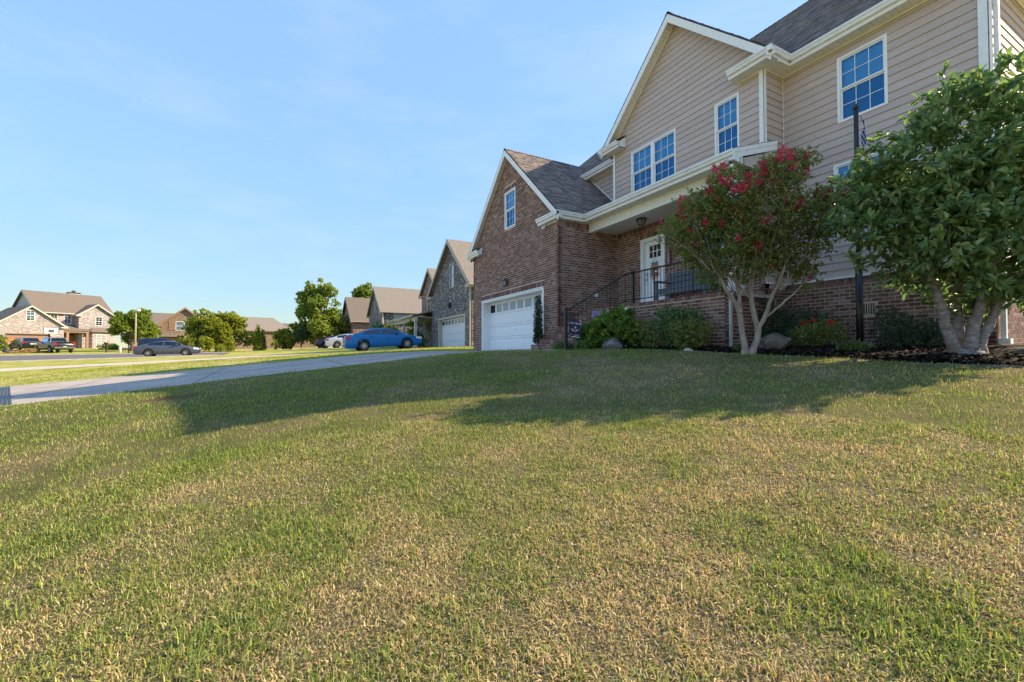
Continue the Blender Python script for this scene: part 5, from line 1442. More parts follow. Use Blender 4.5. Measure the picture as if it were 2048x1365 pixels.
def gable_block(P, x0, x1, y0, y1, z0, ze, zr, wall, roof='shingle_far', trim='trim_tan', axis='y', over=.3, ops=(), hip=0.0, back=True, xr=None, gable_wall=None):
    """walls + pitched roof in the frame of P; front is y0; ops are openings in the front wall (x0,x1,za,zb)"""
    fr = frame((0,y0,0),(1,0,0),(0,-1,0)); xc = (x0+x1)/2 if xr is None else xr
    m = MB()
    if axis == 'y':
        l = lambda z: x0 if z <= ze else x0+(xc-x0)*(z-ze)/(zr-ze); r = lambda z: x1 if z <= ze else x1-(x1-xc)*(z-ze)/(zr-ze)
        for t in bands(z0, zr-.02, l, r, list(ops), (ze,)): ftrap(m, fr, t, -.15, 0)
    else:
        for t in bands(z0, ze, c_(x0), c_(x1), list(ops)): ftrap(m, fr, t, -.15, 0)
    m.box(x0, x0+.15, y0+.15, y1, z0, ze); m.box(x1-.15, x1, y0+.15, y1, z0, ze); m.box(x0+.15, x1-.15, y1-.15, y1, z0, ze)
    if axis == 'x':
        yc = (y0+y1)/2
        for xx in (x0, x1-.12):
            if hip == 0: m.prism([(xx,y0+.01,ze),(xx,y1-.01,ze),(xx,yc,zr-.05)], (.12,0,0))
    m.build('wall', MATS[wall], P, local=True)
    th = .12
    if axis == 'y':
        k = (zr-ze)/(xc-x0); k2 = (zr-ze)/(x1-xc); e0 = (x0-over, ze-over*k); e1 = (x1+over, ze-over*k2)
        ya, yb = y0-over, y1+over
        pr('roof', P, roof, ([(e0[0],ya,e0[1]+th),(xc,ya,zr+th),(xc,yb,zr+th),(e0[0],yb,e0[1]+th)],(0,0,-th)))
        pr('roof', P, roof, ([(e1[0],ya,e1[1]+th),(xc,ya,zr+th),(xc,yb,zr+th),(e1[0],yb,e1[1]+th)],(0,0,-th)))
        for e in (e0, e1):
            s = 1 if e is e0 else -1
            pr('rake_board', P, trim, ([(e[0],ya-.012,e[1]+th*.5),(xc,ya-.012,zr+th*.5),(xc,ya-.012,zr-.16),(e[0],ya-.012,e[1]-.16)],(0,.03,0)))
            pr('gutter', P, trim, ([(e[0]-s*.10,ya,e[1]-.02),(e[0]-s*.0,ya,e[1]-.02),(e[0]-s*.0,ya,e[1]+.10),(e[0]-s*.10,ya,e[1]+.10)],(0,yb-ya,0)))
            pr('cornice_return', P, trim, ([(e[0],ya+.02,e[1]-.12),(e[0]+s*.75,ya+.02,e[1]-.12),(e[0]+s*.75,ya+.02,e[1]+.06),(e[0],ya+.02,e[1]+.06)],(0,over-.025,0)))
    else:
        yc = (y0+y1)/2; k = (zr-ze)/(yc-y0); h = hip
        ya, yb = y0-over, y1+over; za = ze-over*k
        xa, xb = x0-over, x1+over
        pr('roof', P, roof, ([(xa,ya,za+th),(xb,ya,za+th),(xb-h,yc,zr+th),(xa+h,yc,zr+th)],(0,0,-th)))
        pr('roof', P, roof, ([(xa,yb,za+th),(xb,yb,za+th),(xb-h,yc,zr+th),(xa+h,yc,zr+th)],(0,0,-th)))
        if h:
            for xx, s in ((xa,1),(xb,-1)): pr('roof', P, roof, ([(xx,ya,za+th),(xx,yb,za+th),(xx+s*h,yc,zr+th)],(0,0,-th)))
        else:
            for xx in (xa,xb):
                pr('rake_board', P, trim, ([(xx-.015,ya,za+th*.5),(xx-.015,yc,zr+th*.5),(xx-.015,yc,zr-.14),(xx-.015,ya,za-.14)],(.03,0,0)))
        pr('gutter', P, trim, ([(xa,ya-.10,za-.03),(xa,ya,za-.03),(xa,ya,za+.09),(xa,ya-.10,za+.09)],(xb-xa,0,0)))
def win(P, x0, x1, y, z0, z1, trim='window_vinyl', cols=2, rows=4, glass='glass_far', units=1):
    fr = frame((0,y,0),(1,0,0),(0,-1,0)); m = MB(); w = .06
    fbox(m, fr, x0,x1,z0,z0+w,-.1,.03); fbox(m, fr, x0,x1,z1-w,z1,-.1,.03); fbox(m, fr, x0,x0+w,z0+w,z1-w,-.1,.03); fbox(m, fr, x1-w,x1,z0+w,z1-w,-.1,.03)
    for i in range(1, units): fbox(m, fr, x0+(x1-x0)*i/units-.04,x0+(x1-x0)*i/units+.04, z0+w,z1-w,-.1,.025)
    zm = (z0+z1)/2; fbox(m, fr, x0+w,x1-w, zm-.03,zm+.03, -.08,.012)
    for i in range(1, cols*units): fbox(m, fr, x0+(x1-x0)*i/(cols*units)-.012,x0+(x1-x0)*i/(cols*units)+.012, z0+w,z1-w, -.05,.004)
    for i in range(1, rows): fbox(m, fr, x0+w,x1-w, z0+(z1-z0)*i/rows-.012,z0+(z1-z0)*i/rows+.012, -.0505,.0035)
    fm = m.build('window', MATS[trim], P, local=True)
    for (a, b) in ((z0+w,zm-.03),(zm+.03,z1-w)):
        m = MB(); fbox(m, fr, x0+w,x1-w, a,b, -.045,-.035); m.build('pane', MATS[glass], fm, local=True)
    m = MB(); fbox(m, fr, x0+.02,x1-.02, z0+.02,z1-.02, -.30,-.22); m.build('shade_backing', MATS['dark_void'], fm, local=True)  # black slab in place of a room, painting its darkness
    return fm
def gdoor(P, x0, x1, y, z0, z1, mdoor='garage_white_far', mtrim='trim_tan', panes=8, rows=4, deep=.25, dark_first=False):
    fr = frame((0,y,0),(1,0,0),(0,-1,0)); m = MB()
    fbox(m, fr, x0,x0+.12,z0,z1-.12,-deep,.02); fbox(m, fr, x1-.12,x1,z0,z1-.12,-deep,.02); fbox(m, fr, x0,x1,z1-.12,z1,-deep,.02)
    m.build('door_frame', MATS[mtrim], P, local=True)
    m = MB(); zz = np.linspace(z0, z1-.12, rows+1)
    for a, b in zip(zz, zz[1:]): fbox(m, fr, x0+.12,x1-.12, a+.008,b-.008, -deep-.06,-deep)
    fbox(m, fr, x0+.12,x1-.12, z0,z1-.12, -deep-.08,-deep-.05)
    d = m.build('garage_door', MATS[mdoor], P, local=True)
    if panes:
        uw = (x1-x0-.24)/panes
        for j in range(panes):
            m = MB(); fbox(m, fr, x0+.12+j*uw+.09,x0+.12+(j+1)*uw-.09, zz[-2]+.12,zz[-1]-.12, -deep,-deep+.008)
            m.build('pane', MATS['dark_void' if (dark_first and j == 0) else 'frosted_pane'], d, local=True)
    return d

# ---------------- neighbour with the blue car: grey mixed brick
n1 = thing('grey_brick_house', (-28,10.4,.2), 'neighbouring house of mottled grey brick with steep garage gable and covered porch', 'house')
# build in a frame whose origin is the thing, y into the lot
def off(o, x, y, z): return o
N1 = n1; ox, oy, oz = -28.0, 10.4, 0.2
gable_block(N1, -32.5-ox, -24.6-ox, 0, 9, -.5, 4.30-oz, 7.55-oz, 'brick_grey', ops=[(-30.9-ox,-25.6-ox,-.5,2.36-oz),(-28.5-ox,-27.65-ox,4.30-oz,5.95-oz)], over=.32, xr=-28.3-ox)
gdoor(N1, -30.9-ox, -25.6-ox, 0, -.05, 2.36-oz, dark_first=True)
win(N1, -28.5-ox, -27.65-ox, 0, 4.30-oz, 5.95-oz, trim='trim_tan', cols=1, rows=2)
bxl('downspout', N1, 'trim_tan', (-24.72-ox,-24.62-ox,-.12,-.02,-.2,4.0))
m = MB(); m.box(-.1-.3+.0,.1-.3,-.12,0,2.75,3.1); m.lathe([(0,.18),(.1,.1),(.1,-.12),(0,-.2)], (-.3,-.14,2.9), 6); m.build('wall_lantern', MATS['black_metal'], N1, local=True)
# main body behind, second gable over the entrance
gable_block(N1, -44-ox, -30-ox, 3.2, 14, -.5, 4.2-oz, 8.2-oz, 'brick_grey', axis='x', hip=3.2)
gable_block(N1, -40.6-ox, -35.6-ox, 1.6, 8, 2.4, 5.3-oz, 7.35-oz, 'brick_red_far', ops=[(-38.75-ox,-37.95-ox,3.5-oz,5.0-oz)], over=.25)
win(N1, -38.75-ox, -37.95-ox, 1.6, 3.5-oz, 5.0-oz, trim='trim_tan', cols=1, rows=2)
gable_block(N1, -38.6-ox, -34.4-ox, 5.0, 10, 4.5, 6.3-oz, 8.2-oz, 'brick_red_far', over=.25)
# porch: lean-to roof on posts
pr('porch_roof', N1, 'shingle_far', ([(-40.2-ox,-1.5,2.72-oz),(-32.3-ox,-1.5,2.72-oz),(-32.3-ox,1.7,3.5-oz),(-40.2-ox,1.7,3.5-oz)],(0,0,-.08)))
bxl('porch_beam', N1, 'trim_cream', (-40.1-ox,-32.5-ox,-1.3,-1.1,2.25-oz,2.6-oz), (-40.1-ox,-39.9-ox,-1.099,1.5,2.25-oz,2.6-oz))
bxl('gutter', N1, 'trim_tan', (-40.25-ox,-32.3-ox,-1.62,-1.505,2.58-oz,2.72-oz))
for x in (-39.95,-36.2,-32.75):
    bxl('porch_post', N1, 'trim_cream', (x-.09-ox,x+.09-ox,-1.29,-1.11,-.3,2.05), (x-.13-ox,x+.13-ox,-1.33,-1.07,-.3,.15))
bxl('porch_ceiling', N1, 'trim_cream', (-39.9-ox,-32.5-ox,-1.099,1.59,2.56-oz,2.6-oz))
bxl('entry_wall', N1, 'brick_grey', (-40.5-ox,-32.5-ox,1.75,1.9,-.4,2.5))
bxl('front_door', N1, 'door_wood', (-36.4-ox,-35.4-ox,1.68,1.749,-.2,2.0))

# ---------------- third house along the row
n2 = thing('brown_roof_house', (-52,10,.3), 'third house along the row with tall tan shingle roof beside the silver car', 'house')
ox, oy, oz = -52.0, 10.0, .3
gable_block(n2, -56.6-ox, -48.8-ox, 0, 8.5, -.5, 4.45-oz, 7.45-oz, 'brick_grey', ops=[(-53.3-ox,-52.5-ox,4.3-oz,5.8-oz)], over=.3)
win(n2, -53.3-ox, -52.5-ox, 0, 4.3-oz, 5.8-oz, trim='trim_tan', cols=1, rows=2)
bxl('downspout', n2, 'trim_cream', (-48.78-ox,-48.66-ox,.0,.12,-.2,4.0))
gable_block(n2, -60-ox, -44-ox, 6, 15, -.5, 3.3-oz, 7.0-oz, 'brick_grey', axis='x', hip=3.0)
bxl('side_panel', n2, 'gable_siding', (-48.79-ox,-48.74-ox,1.2,7.5,3.2-oz,4.2-oz))
# ---------------- fourth house
n3 = thing('red_brick_house', (-68,9,.4), 'farther red brick house with a side garage door behind the silver car', 'house')
ox, oy, oz = -68.0, 9.0, .4
gable_block(n3, -74.6-ox, -63.2-ox, 0, 11, -.5, 4.2-oz, 7.9-oz, 'brick_red_far', roof='shingle_far_dark', ops=[(-70.3-ox,-69.5-ox,4.4-oz,5.8-oz)], over=.35)
win(n3, -70.3-ox, -69.5-ox, 0, 4.4-oz, 5.8-oz, trim='trim_tan', cols=1, rows=2)
# its garage door faces the row: a frame turned a quarter
fr3 = frame((-63.2-ox,0,0),(0,1,0),(1,0,0)); m = MB(); fbox(m, fr3, 2.2,7.3,-.3,2.55,-.05,.06); m.build('door_frame', MATS['trim_cream'], n3, local=True)
m = MB()
for a in np.linspace(-.25,2.1,7): fbox(m, fr3, 2.35,7.15,a,a+.375,-.04,.075)
m.build('garage_door', MATS['garage_white_far'], n3, local=True)
gable_block(n3, -80-ox, -66-ox, 9, 17, -.5, 4.5-oz, 8.4-oz, 'brick_red_far', roof='shingle_far_dark', axis='x')
m = MB()

# ---------------- pale brick house across the street
WE = Vector((-.577,.817,0)).normalized(); W0 = Vector((-90.6,-35.1,0))
wz = math.atan2(WE.y, WE.x)
wh = thing('pale_brick_house', (W0.x,W0.y,.33), 'pale brick two-storey house with orange-brown garage door across the street', 'house', rz=wz)
# frame: x along the front (left to right as seen), y into the lot
Rw = lambda o: o
gable_block(wh, -1.0, 6.3, 0, 9, -.6, 3.6, 6.45, 'brick_pale', 'shingle_far_dark', 'trim_cream', ops=[(0,4.9,-.6,2.28),(2.1,3.05,4.2,5.8)], over=.35)
gdoor(wh, 0, 4.9, 0, -.05, 2.28, 'door_wood', 'wood_post', 8)
win(wh, 2.1, 3.05, 0, 4.2, 5.8)
gable_block(wh, 4.1, 13.4, 3.0, 13.5, -.6, 5.95, 9.45, 'brick_pale', 'shingle_far_dark', 'trim_cream', axis='x', over=.35,
            ops=[(5.6,6.5,4.15,5.6),(7.2,8.1,4.15,5.6)])
win(wh, 5.6,6.5,3.0,4.15,5.6); win(wh, 7.2,8.1,3.0,4.15,5.6)
pr('gable_panel', wh, 'gable_siding', ([(4.07,3.6,6.0),(4.07,12.9,6.0),(4.07,8.25,9.1)],(.02,0,0)))
gable_block(wh, 8.5, 13.0, 1.4, 6, -.6, 5.75, 7.45, 'brick_pale', 'shingle_far_dark', 'trim_cream', over=.4, ops=[(10.6,11.5,3.9,5.4)])
win(wh, 10.6,11.5,1.4,3.9,5.4)
pr('porch_roof', wh, 'shingle_far_dark', ([(6.35,.4,2.95),(9.6,.4,2.95),(9.2,3.0,3.9),(6.35,3.0,3.9)],(0,0,-.1)))
bxl('porch_beam', wh, 'wood_post', (6.35,9.5,.5,.7,2.6,2.86))
for x in (6.9,9.3): bxl('porch_post', wh, 'wood_post', (x-.15,x+.15,.45,.75,.0,2.6))
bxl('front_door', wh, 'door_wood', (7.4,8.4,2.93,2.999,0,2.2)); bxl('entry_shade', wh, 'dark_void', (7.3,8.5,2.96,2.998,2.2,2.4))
m = MB()      # bay window with its own hipped roof
m.prism([(9.4,1.39,-.3),(12.9,1.39,-.3),(12.3,.7,-.3),(10.0,.7,-.3)],(0,0,3.0)); m.build('bay', MATS['brick_pale'], wh, local=True)
win(wh, 10.5,11.8,.7,.5,2.4); 
pr('bay_roof', wh, 'shingle_far_dark', ([(9.1,1.395,2.75),(9.8,.4,2.75),(12.5,.4,2.75),(13.2,1.395,2.75)],(0,0,.06)))
m = MB(); m.v = [(9.1,1.396,2.811),(9.8,.4,2.811),(12.5,.4,2.811),(13.2,1.396,2.811),(10.2,1.396,3.55),(12.1,1.396,3.55)]; m.f = [(0,1,4),(1,2,5,4),(2,3,5)]; m.build('bay_roof', MATS['shingle_far_dark'], wh, local=True)
bxl('chimney', wh, 'trim_cream', (9.6,11.0,8.6,9.6,8.2,9.75)); bxl('chimney_cap', wh, 'black_metal', (9.5,11.1,8.5,9.7,9.75,9.9),(10.1,10.5,8.9,9.3,9.9,10.25))
# house beyond on the far left
wl2 = thing('tan_roof_house', (-104,-55,.5), 'low tan shingle roof of the house behind the pale brick garage', 'house', rz=wz)
gable_block(wl2, -10,4,0,12,-.6,5.0,8.0,'brick_brown','shingle_far_dark','trim_cream',axis='x')

# ---------------- brown brick house behind the golden tree
bh = thing('brown_brick_house', (-83.4,-16.0,.4), 'brown brick house with shuttered double window behind the golden tree', 'house', rz=rad(100))
gable_block(bh, 0, 6.3, 0, 9, -.6, 3.65, 6.25, 'brick_brown', 'shingle_far', 'wood_post', ops=[(2.0,4.1,2.75,4.15),(.8,5.5,-.6,1.6)], over=.35, xr=3.15)
win(bh, 2.0,4.1,0,2.75,4.15, units=2, cols=1, rows=2)
for k in range(4): bxl('shutter_slat', bh, 'wood_post', (1.15,1.95,-.06,-.001,2.8+k*.34,2.8+k*.34+.30))
gdoor(bh, .8,5.5,0,-.4,1.6,'wood_post','wood_post',8)
pr('pent_roof', bh, 'shingle_far_dark', ([(.2,-.5,1.72),(6.1,-.5,1.72),(6.1,-.01,2.05),(.2,-.01,2.05)],(0,0,.06)))
gable_block(bh, 2.5, 19, 3.5, 14, -.6, 3.2, 5.75, 'brick_brown', 'shingle_far', 'wood_post', axis='x', hip=2.5)
bxl('corner_post', bh, 'trim_tan', (-.25,.05,-.25,.05,-.6,3.5))
b2 = thing('long_roof_house', (-99,-6,.5), 'long low roofed house showing between the golden tree and the tall trees', 'house', rz=rad(94))
gable_block(b2, 0, 13, 0, 10, -.6, 2.9, 5.2, 'brick_brown', 'shingle_far_dark', 'trim_tan', axis='x', hip=2.0)
b3 = thing('hidden_roof_house', (-92,-21,.5), 'brown roof showing above the tree beside the street lamp', 'house', rz=rad(100))
gable_block(b3, 0, 9, 8, 17, -.6, 3.6, 6.6, 'brick_brown', 'shingle_far_dark', 'trim_tan', axis='x')

# ------------------------------------------------------------------ trees and bushes of the neighbourhood
def tree(name, label, base, h, blobs, n_twig, per, L, W, material, bark='bark_dark', tr=.16, cat='tree', fork=.35, group=None, **kw):
    z0 = G(*base); t = thing(name, (base[0],base[1],z0), label, cat, group)
    B = [(base[0]+b[0], base[1]+b[1], z0+b[2], b[3]) for b in blobs]
    crown('crown', B, n_twig, per, L, W, material, t, **kw)
    zf = z0+h*fork; pth = [([(base[0],base[1],z0-.1),(base[0]+.05,base[1],z0+h*fork*.5),(base[0],base[1]+.04,zf)], tr, tr*.75)]
    for b in B:
        pth.append(([(base[0],base[1],zf-.15),((base[0]+b[0])/2,(base[1]+b[1])/2,(zf+b[2])/2),(b[0],b[1],b[2])], tr*.45, tr*.1))
    limbs(t, pth, bark, 7)
    return t
rb = lambda n, R, z0, z1, r0, r1, pw=1.0: [(R*math.cos(a)*math.sqrt(q)*(1-.55*((z-z0)/(z1-z0))**pw), R*math.sin(a)*math.sqrt(q)*(1-.55*((z-z0)/(z1-z0))**pw), z, random.uniform(r0,r1)) for a, q, z in [(random.uniform(0,6.28), random.random(), random.uniform(z0,z1)) for _ in range(n)]]
tree('golden_tree', 'low spreading golden-green tree in front of the brown brick house', (-68.5,-7.2), 5.2, rb(26,4.6,.8,4.3,.8,1.2)+rb(34,5.4,.5,5.1,.3,.55), 3200, 8, .26, .15, 'leaf_tree_gold', 'bark_dark', .16, fork=.2, shell=3, up=.2)
tree('maple_tree', 'round green tree beside the pale brick house', (-78.5,-18.0), 5.8, rb(18,2.9,2.0,4.9,.7,1.1)+rb(18,3.5,1.8,5.6,.3,.5), 2600, 8, .26, .16, 'leaf_tree', 'bark_dark', .22, fork=.35, shell=3)
tree('tall_maple', 'tall dense green tree behind the dark parked sedan', (-67.2,5.2), 10.3, rb(34,3.9,1.0,8.2,.9,1.3)+rb(34,4.4,.8,9.3,.35,.65), 4200, 8, .27, .17, 'leaf_maple', 'bark_dark', .3, fork=.15, shell=3, up=.6)
tree('rear_maple', 'second tree crown rising just right of the tall tree', (-74.5,12.2), 11.3, rb(20,1.7,5.5,10.2,.7,1.1), 1500, 8, .28, .17, 'leaf_tree', 'bark_dark', .25, fork=.4, shell=3, up=.6)
tree('arborvitae', 'narrow upright evergreen right of the golden tree', (-66.8,-2.4), 3.4, [(.0,.0,.3+.3*i,.50-.035*i) for i in range(11)], 700, 8, .18, .07, 'leaf_tree_gold', tr=.06, shell=3.5, up=1.2, spread=.5, fork=.1, cat='conifer')
tree('arborvitae', 'shorter dark upright evergreen behind the narrow one', (-69.5,-2.0), 2.8, [(.0,.0,.3+.3*i,.50-.04*i) for i in range(9)], 500, 8, .18, .07, 'leaf_maple', tr=.06, shell=3.5, up=1.2, spread=.5, fork=.1, cat='conifer')
tree('leafy_bush', 'light green loose bush left of the tall tree', (-66.8,0.6), 3.2, rb(14,1.6,.5,2.4,.45,.75), 900, 8, .2, .12, 'leaf_tree_gold', tr=.05, fork=.12, shell=3, cat='bush')
tree('dark_bush', 'dark bush in the shade between the light bush and the tall tree', (-65.5,2.7), 2.6, rb(10,1.1,.4,2.3,.45,.7), 600, 8, .2, .12, 'leaf_dark', tr=.05, fork=.12, shell=3, cat='bush')
tree('foundation_shrub', 'clipped shrub beside the grey brick garage of the neighbour', (-33.3,9.6), 1.3, rb(8,.7,.3,.9,.3,.45), 500, 8, .10, .05, 'leaf_box', tr=.03, fork=.2, shell=3, cat='shrub')
tree('yellow_shrub', 'yellow-green shrub at the neighbour porch behind the blue sedan', (-35.8,8.0), 1.9, rb(9,.8,.4,1.6,.3,.45), 450, 8, .12, .07, 'leaf_tree_gold', tr=.03, fork=.2, shell=3, cat='shrub')
tree('porch_shrub', 'dark green shrub at the left end of the neighbour porch', (-39.5,8.0), 2.2, rb(10,.9,.4,1.8,.35,.5), 500, 8, .12, .07, 'leaf_box', tr=.03, fork=.2, shell=3, cat='shrub')
tree('tall_porch_shrub', 'tall shrub against the neighbour porch post nearest the garage', (-33.6,9.3), 2.2, rb(8,.45,.9,2.0,.25,.4), 350, 8, .11, .06, 'leaf_maple', tr=.03, fork=.2, shell=3, cat='shrub')
tree('hedge_shrub', 'round hedge under the bay window of the pale brick house', (-86.0,-22.6), 1.0, rb(10,1.3,.3,.7,.35,.5), 420, 8, .14, .08, 'leaf_tree', tr=.03, fork=.2, shell=3, cat='shrub')
tree('corner_shrub', 'dark shrub at the left picture edge by the orange garage door', (-86.5,-34.3), 2.0, rb(9,1.0,.4,1.6,.4,.6), 420, 8, .16, .09, 'leaf_maple', tr=.04, fork=.2, shell=3, cat='shrub')
tree('low_shrub', 'small round shrub in front of the golden tree', (-63.5,-6.2), .9, rb(6,.7,.25,.6,.25,.4), 260, 8, .12, .07, 'leaf_tree_gold', tr=.03, fork=.2, shell=3, cat='shrub')

# ------------------------------------------------------------------ vehicles
mat('tyre', (0.018,0.018,0.019), .85, .1, 10); mat('rim_alloy', (0.55,0.56,0.58), .3, .05, 8, metal=.7); mat('lamp_red', (0.42,0.015,0.02), .2, 0); mat('lamp_clear', (0.75,0.76,0.78), .12, 0)
mat('plate', (0.7,0.7,0.68), .5, .1, 20); mat('chrome', (0.62,0.63,0.65), .18, 0, metal=.9); mat('bumper_black', (0.03,0.03,0.032), .6, .1)
def paint(name, c, metal=.35): return mat(name, c, .32, .03, 2, metal=metal, coat=.6)
def car(name, label, xy, heading, col, sp, pitch=0.0, cat='car', dz=0.0):
    """sp: profile of the type; x forward"""
    t = thing(name, (xy[0],xy[1],G(*xy)+dz), label, cat, rz=heading, pitch=pitch)
    L, Wd = sp['L']/2, sp['W']/2; zb0 = sp['clear']; R = sp['wheel']; ax = sp['axles']
    top = sp['deck']; X = np.unique(np.concatenate([np.linspace(-L, L, 54), [a+s*R*1.12*f for a in ax for s in (-1,1) for f in (.0,.3,.55,.75,.88,.96,1.0)]]))
    zt = np.interp(X, [p[0] for p in top], [p[1] for p in top])
    zb = np.full(len(X), zb0) + np.clip((np.abs(X)/L-.86)/.14, 0, 1)**2*.10
    for a in ax:
        q = 1-((X-a)/(R*1.12))**2; zb = np.maximum(zb, np.where(q > 0, R*.98 + R*1.12*np.sqrt(np.clip(q,0,1))*.98, 0))
    hw = Wd*(1 - sp.get('taper',.13)*(np.abs(X)/L)**5 - .04*(np.abs(X)/L)**2)
    fz = [0,0,.10,.35,.62,.86,.97,1.0]; fy = [0,.86,.97,1.0,1.0,.965,.90,0]
    ring = len(fz); V = []
    for i, x in enumerate(X):
        for k in range(ring): V.append((x, hw[i]*fy[k], zb[i]+(zt[i]-zb[i])*fz[k] + (.015 if k == ring-1 else 0)))
    m = MB(); n = len(V); m.v = V + [(a,-b,c) for a,b,c in V]
    for i in range(len(X)-1):
        for k in range(ring-1):
            p = i*ring+k; m.f.append((p,p+ring,p+ring+1,p+1)); p += n; m.f.append((p,p+1,p+ring+1,p+ring))
    for s in (0, (len(X)-1)*ring):
        m.f.append(tuple(s+k for k in range(ring))); m.f.append(tuple(n+s+k for k in reversed(range(ring))))
    m.build('body', col, t, local=True, smooth=True)
    # dark under-body fills the wheel wells
    bxl('underbody', t, 'bumper_black', (-L*.9,L*.9,-Wd*.80,Wd*.80,zb0+.02,zb0+.42))
    # cabin
    cab = sp['cabin']; cx0, cx1 = cab[0][0], cab[-1][0]
    ir = sp['roof_in']
    def cz(x): return float(np.interp(x, [p[0] for p in cab], [p[1] for p in cab]))
    def bz(x): return float(np.interp(x, [p[0] for p in top], [p[1] for p in top]))-.02
    def by(x): return float(np.interp(x, X, hw))*.90
    def cs(x, f, o=0.0):        # point on the cabin side, f 0 belt .. 1 roof edge
        h = cz(x)-bz(x); y = by(x) - ir*max(h,0)*f; return (x, y+o, bz(x)+h*f*.955)
    Xc = np.linspace(cx0, cx1, 30); V = []
    for x in Xc:
        r = [cs(x,0), cs(x,.5), cs(x,1.0)]; e = r[-1]; r += [(x, e[1]-.09, cz(x)-.012), (x, 0, cz(x)+.012)]
        V += r
    n = len(V); m = MB(); m.v = V + [(a,-b,c) for a,b,c in V]; ring = 5
    for i in range(len(Xc)-1):
        for k in range(ring-1):
            p = i*ring+k; m.f.append((p,p+ring,p+ring+1,p+1)); p += n; m.f.append((p,p+1,p+ring+1,p+ring))
    m.build('cabin', col, t, local=True, smooth=True)
    for (a, b, f0, f1) in sp['side_glass']:
        for s in (1,-1):
            m = MB(); xs = np.linspace(a, b, 9); V = []
            for x in xs:
                for f in (f0, f1):
                    p = cs(x, f, .006); V.append((p[0], s*p[1], p[2]))
            m.v = V; m.f = [(2*i,2*i+2,2*i+3,2*i+1) for i in range(8)]; m.build('side_window', MATS['glass_car'], t, local=True, smooth=True)
    for nm, (a, b) in (('windscreen', sp['windscreen']), ('rear_window', sp['rear_glass'])):
        m = MB(); xs = np.linspace(a, b, 7); V = []
        for x in xs:
            w_ = cs(x,1.0)[1]-.06
            for f in (-1,-.5,0,.5,1): V.append((x, w_*f, cz(x)+.012+.006-.012*abs(f)))
        m.v = V; m.f = [(5*i+k,5*i+5+k,5*i+6+k,5*i+1+k) for i in range(6) for k in range(4)]; m.build(nm, MATS['glass_car'], t, local=True, smooth=True)
    # wheels
    for a in ax:
        for s in (1,-1):
            yo = Wd*.985; m = MB(); w_ = .215
            m.lathe([(R*.66,-w_/2),(R*.92,-w_/2),(R,-w_*.36),(R,w_*.36),(R*.92,w_/2),(R*.66,w_/2)], (a, s*(yo-w_/2), R), 26, 'y')
            wh_ = m.build('wheel', MATS['tyre'], t, local=True, smooth=True)
            m = MB(); yf = s*(yo-.03); m.lathe([(R*.76,0),(R*.71,s*.012),(R*.67,-s*.02),(R*.67,-s*.10)], (a, yf, R), 24, 'y')
            ns = sp.get('spokes',10)
            for k in range(ns):
                an = 2*math.pi*k/ns + .2; ca, sa = math.cos(an), math.sin(an); q = R*.055
                m.prism([(a+ca*R*.10-sa*q*.7, yf-s*.005, R+sa*R*.10+ca*q*.7),(a+ca*R*.71-sa*q, yf-s*.0, R+sa*R*.71+ca*q),(a+ca*R*.71+sa*q, yf, R+sa*R*.71-ca*q),(a+ca*R*.10+sa*q*.7, yf-s*.005, R+sa*R*.10-ca*q*.7)], (0,-s*.03,0))
            m.lathe([(0,0),(R*.14,0),(R*.15,-s*.03)], (a, yf, R), 12, 'y')
            m.build('rim', MATS['rim_alloy'], wh_, local=True)
            m = MB(); m.lathe([(0,-s*.10),(R*.66,-s*.10)], (a, yf, R), 20, 'y'); m.build('brake', MATS['bumper_black'], wh_, local=True)
    # lights, mirrors, plate, door handles
    tl = sp['tail']; hl = sp['head']
    for s in (1,-1):
        h0 = float(np.interp(-L+.1, X, hw))
        pr('tail_light', t, 'lamp_red', ([(-L-.012,s*(h0*.80),tl[0]),(-L+.03,s*(h0*1.004),tl[0]+.01),(-L+.03,s*(h0*.995),tl[1]),(-L+.0,s*(h0*.80),tl[1])],(.02,0,0)), ([(-L+.02,s*(h0*1.004),tl[0]+.01),(-L+tl[2],s*(h0*1.055),tl[0]+.07),(-L+tl[2],s*(h0*1.03),tl[1]-.03),(-L+.02,s*(h0*.985),tl[1])],(0,-s*.03,0)))
        h1 = float(np.interp(L-.1, X, hw))
        pr('headlight', t, 'lamp_clear', ([(L-.03,s*h1*1.01,hl[0]),(L-.42,s*h1*1.085,hl[0]+.06),(L-.40,s*h1*1.05,hl[1]+.03),(L-.05,s*h1*.98,hl[1])],(0,-s*.06,0)), ([(L-.02,s*h1*.62,hl[0]),(L-.03,s*h1*1.005,hl[0]),(L-.05,s*h1*.98,hl[1]),(L-.06,s*h1*.62,hl[1])],(.03,0,0)))
        mx_ = sp['mirror']; m = MB(); m.box(mx_-.08,mx_+.08, s*by(mx_)*1.02-.0 if s > 0 else s*by(mx_)*1.02-.20, s*by(mx_)*1.02+.20 if s > 0 else s*by(mx_)*1.02, bz(mx_)+.06, bz(mx_)+.20); m.build('mirror', col, t, local=True, bevel=.03)
        for hx in sp['handles']:
            yh = float(np.interp(hx, X, hw)); m = MB(); m.box(hx-.10,hx+.10, s*yh*.992-.02, s*yh*.992+.022, bz(hx)-.13, bz(hx)-.10); m.build('door_handle', col, t, local=True)
    bxl('number_plate', t, 'plate', (-L-.02,-L+.005,-.16,.16,sp.get('plate',.72),sp.get('plate',.72)+.13))
    bxl('front_grille', t, 'bumper_black', (L-.03,L+.006,-.45,.45,.38,.56))
    m = MB()      # door seams: thin dark strips
